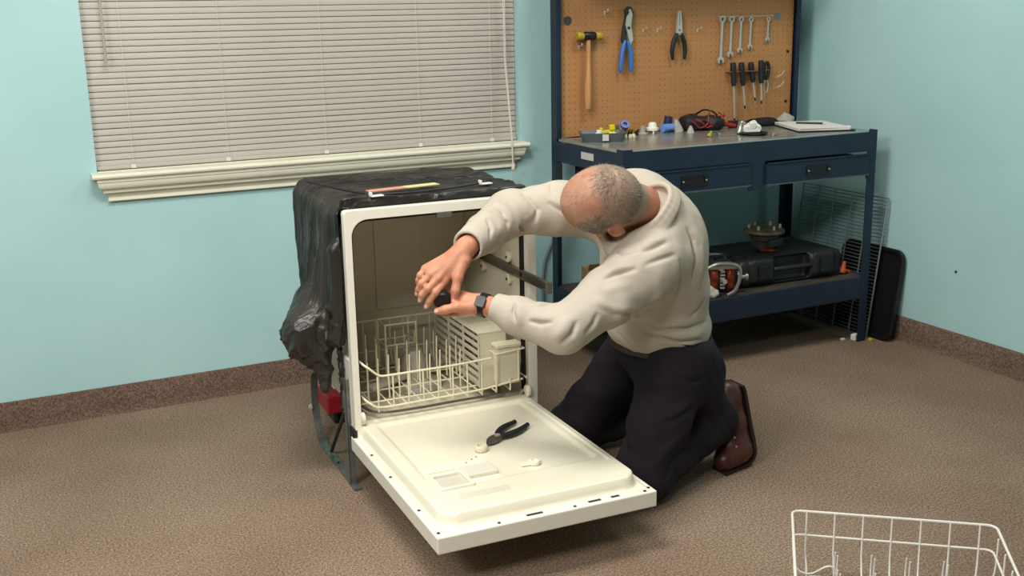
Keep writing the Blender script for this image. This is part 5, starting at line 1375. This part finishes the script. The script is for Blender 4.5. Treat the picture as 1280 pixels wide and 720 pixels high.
f.cone((-1.60, -1.46, .30), (-1.54, -1.45, .2), .08, .06, .04)
f.cut((-1.672, -1.385, .452), (0, 0, 1), (-1.9, -1.65, .43), (-1.4, -1.1, .54), .006)
f.cut((0, 0, .002), (0, 0, -1), (-2.05, -1.68, -.02), (-1.38, -.98, .05), .004)
V, F = f.mesh(); V = relax(V, F, 2)
Nn = normals(V, F)
D = .0045 * wave(V, (30, 30, 22), 31) + .002 * wave(V, (70, 70, 60), 32)
TF = [
    ([(-1.804,-1.341,0.283),(-1.79,-1.349,0.277),(-1.775,-1.355,0.271),(-1.757,-1.357,0.262),(-1.814,-1.503,0.319),(-1.797,-1.532,0.327),(-1.78,-1.561,0.334)], 0.008, -0.006),
    ([(-1.775,-1.362,0.323),(-1.805,-1.459,0.348),(-1.801,-1.503,0.352),(-1.79,-1.535,0.352),(-1.772,-1.561,0.358),(-1.746,-1.577,0.36),(-1.715,-1.584,0.359)], 0.008, 0.006),
    ([(-1.803,-1.577,0.247),(-1.789,-1.583,0.251),(-1.776,-1.59,0.255),(-1.761,-1.595,0.258),(-1.742,-1.594,0.266),(-1.723,-1.592,0.274),(-1.7,-1.585,0.28)], 0.007, -0.007),
    ([(-1.793,-1.574,0.269),(-1.781,-1.583,0.274),(-1.767,-1.588,0.278),(-1.75,-1.59,0.28),(-1.734,-1.59,0.289),(-1.716,-1.588,0.296),(-1.697,-1.585,0.303)], 0.009, 0.006),
    ([(-1.799,-1.333,0.356),(-1.8,-1.342,0.304),(-1.795,-1.341,0.248),(-1.768,-1.307,0.176),(-1.854,-1.467,0.187),(-1.877,-1.527,0.155),(-1.891,-1.571,0.117)], 0.012, -0.008),
    ([(-1.81,-1.612,0.092),(-1.795,-1.605,0.106),(-1.78,-1.598,0.12),(-1.764,-1.592,0.135),(-1.723,-1.569,0.139),(-1.681,-1.546,0.143),(-1.645,-1.532,0.152)], 0.009, -0.01),
    ([(-1.845,-1.603,0.119),(-1.831,-1.601,0.136),(-1.816,-1.599,0.153),(-1.8,-1.595,0.168),(-1.769,-1.592,0.185),(-1.74,-1.591,0.204),(-1.708,-1.587,0.22)], 0.01, 0.007),
    ([(-1.784,-1.525,0.391),(-1.782,-1.524,0.399),(-1.78,-1.524,0.406),(-1.778,-1.523,0.414),(-1.777,-1.523,0.418),(-1.776,-1.523,0.423),(-1.775,-1.523,0.427)], 0.005, -0.006),
    ([(-1.756,-1.564,0.379),(-1.737,-1.576,0.373),(-1.714,-1.583,0.365),(-1.685,-1.582,0.353),(-1.665,-1.577,0.355),(-1.646,-1.574,0.357),(-1.62,-1.561,0.355)], 0.007, -0.006),
    ([(-1.876,-1.233,0.258),(-1.878,-1.268,0.252),(-1.87,-1.288,0.24),(-1.856,-1.303,0.229),(-1.84,-1.315,0.218),(-1.822,-1.324,0.204)], 0.01, -0.007),
    ([(-1.892,-1.227,0.225),(-1.889,-1.263,0.225),(-1.878,-1.285,0.22),(-1.863,-1.299,0.211),(-1.847,-1.311,0.198),(-1.828,-1.319,0.184),(-1.801,-1.314,0.163)], 0.01, 0.006),
]
for pts, wd_, am in TF:
    D += fold(V, pts, wd_ * (1.6 if am > 0 else 1.1), am * 1.2)
V = V + Nn * D[:, None]; V[:, 2] = np.maximum(V[:, 2], .001)
pm('trousers', V, F, TROU)
# ---- belt
bp = [(-1.676 + .140 * math.cos(a * math.pi / 20) - MANO[0], -1.385 + .163 * math.sin(a * math.pi / 20) - MANO[1], .432) for a in range(40)]
bm_ = MB(); vs = []; fs = []
for i, p in enumerate(bp):
    for dx_, dz_ in ((0, -.018), (1, -.018), (1, .018), (0, .018)):
        s_ = 1 + .026 * dx_
        vs.append((-.012 + (p[0] + .012) * s_, .015 + (p[1] - .015) * s_, p[2] + dz_))
for i in range(40):
    j = (i + 1) % 40
    for k in range(4): fs.append((i*4 + k, j*4 + k, j*4 + (k+1) % 4, i*4 + (k+1) % 4))
bm_.add(vs, fs); bm_.build('belt', mat('brown_leather', (44, 26, 22), .45), man, smooth=True)
# ---- shoes
LEATH = mat('oxblood_leather', (84, 42, 34), .4, rgb2=(66, 32, 27), nscale=18, bump=.1, bscale=150)
SOLE = mat('shoe_sole', (40, 26, 22), .7)
def shoe(dx_, dy_):
    o3 = np.array((dx_, dy_, 0))
    f = Field(np.array((-1.60, -1.56, -.01)) + o3, np.array((-1.34, -1.33, .29)) + o3, .0036)
    heel = np.array((-1.432, -1.408, .222)) + o3; mid = np.array((-1.428, -1.430, .135)) + o3; ball = np.array((-1.428, -1.452, .052)) + o3; toe = np.array((-1.495, -1.476, .036)) + o3
    f.cone(heel, mid, .038, .036, .02); f.cone(mid, ball, .037, .044, .02); f.cone(ball, toe, .044, .034, .02)
    f.cone(heel + (-.02, 0, 0), AL + o3 * 1 + (-.0, .0, .03), .038, .046, .03)
    f.cone(mid + (-.03, 0, .0), ball + (-.03, -.004, .0), .03, .038, .03)
    f.cut(np.array((0, 0, .001)), (0, 0, -1), np.array((-1.60, -1.56, -.01)) + o3, np.array((-1.34, -1.33, .03)) + o3, .003)
    V, F = f.mesh(); V = relax(V, F, 1); Nn = normals(V, F)
    cr = ball + (-.004, -.03, .012)
    D = -.003 * np.exp(-(seg_dist(V, [cr + (.05, 0, .004), cr + (-.05, -.01, -.012)]) / .005) ** 2) - .0025 * np.exp(-(seg_dist(V, [cr + (.05, 0, .020), cr + (-.045, -.01, .006)]) / .004) ** 2)
    V = V + Nn * D[:, None]
    s = pm('shoe', V, F, LEATH)
    # sole: strip along the outside of the foot from heel round the ball to the toe
    c = arc_pts([heel + (.026, 0, .03) - MANO, heel + (.038, 0, 0) - MANO, mid + (.038, -.002, 0) - MANO, ball + (.044, 0, .0) - MANO, ball + (.030, -.002, -.034) - MANO, ball + (0, -.004, -.046) - MANO, toe + (-.02, 0, -.031) - MANO], 5)
    sm = MB(); vs = []; fs = []; n = len(c)
    for i in range(n):
        p = Vector(c[i]); tg = (Vector(c[min(n-1, i+1)]) - Vector(c[max(0, i-1)])).normalized()
        sd_ = Vector((.0, 1, 0)); nn = tg.cross(sd_).normalized()
        for w_, h_ in ((-.036, -.004), (.036, -.004), (.036, .005), (-.036, .005)): vs.append(p + sd_ * w_ - nn * h_)
    for i in range(n - 1):
        for k in range(4): fs.append((i*4 + k, i*4 + (k+1) % 4, (i+1)*4 + (k+1) % 4, (i+1)*4 + k))
    fs += [(0, 1, 2, 3), tuple((n-1)*4 + k for k in (3, 2, 1, 0))]
    vs = [(v[0], v[1], max(v[2], .0005)) for v in vs]
    sm.add(vs, fs).build('sole', SOLE, s, smooth=True)
    return s, heel, ball
s, heel, ball = shoe(0, 0)
EYE = mat('eyelet', (150, 120, 100), .4)
for k in range(5):
    p = np.array((-1.482, -1.478, .20)) * (1 - k/4) + np.array((-1.472, -1.502, .085)) * (k/4)
    MB().sphere(p - MANO, .0034, 8, 6).build('eyelet', EYE, s, smooth=True)
shoe(.005, .235)
# ---- wrist watch on the left wrist
dW = dL; wc = WL_ - dL * .004
M_ = Matrix(np.column_stack([unit(np.cross(dW, (0, 0, 1))), np.cross(dW, unit(np.cross(dW, (0, 0, 1)))), dW]).tolist()).to_4x4()
wM = T(*(wc - MANO)) @ M_
band = MB().ring([(.0335*math.cos(a*math.pi/12), .0325*math.sin(a*math.pi/12)) for a in range(24)], [(.0295*math.cos(a*math.pi/12), .0285*math.sin(a*math.pi/12)) for a in range(24)], -.010, .010, wM)
wo = band.build('watch', BLACK, man, smooth=True)
outv = unit(np.array((-.42, -.87, .5)) - dW * (np.array((-.42, -.87, .5)) @ dW))
M2 = Matrix(np.column_stack([np.cross(dW, outv), dW, outv]).tolist()).to_4x4()
MB().prism(rrect(-.015, .015, -.014, .014, .006, 4), 0, .007, T(*(wc + outv * .030 - MANO)) @ M2).build('watch_case', DSTEEL, wo, bevel=.001)
# ---- part held between both hands
oc = np.array((-2.376, -1.388, .647)); od = unit((.30, .55, .1))
M3 = Matrix(np.column_stack([unit(np.cross(od, (0, 0, 1))), np.cross(od, unit(np.cross(od, (0, 0, 1)))), od]).tolist()).to_4x4()
hb = MB().lathe([(0, -.018), (.020, -.018), (.024, -.014), (.024, .004), (.018, .008), (.016, .028), (0, .028)], 18)
ob = hb.build('hub_nut', BLACK, smooth=True); ob.matrix_world = T(*oc) @ M3
tag(ob, 'small round black plastic hub held between the man\'s hands', 'hub')
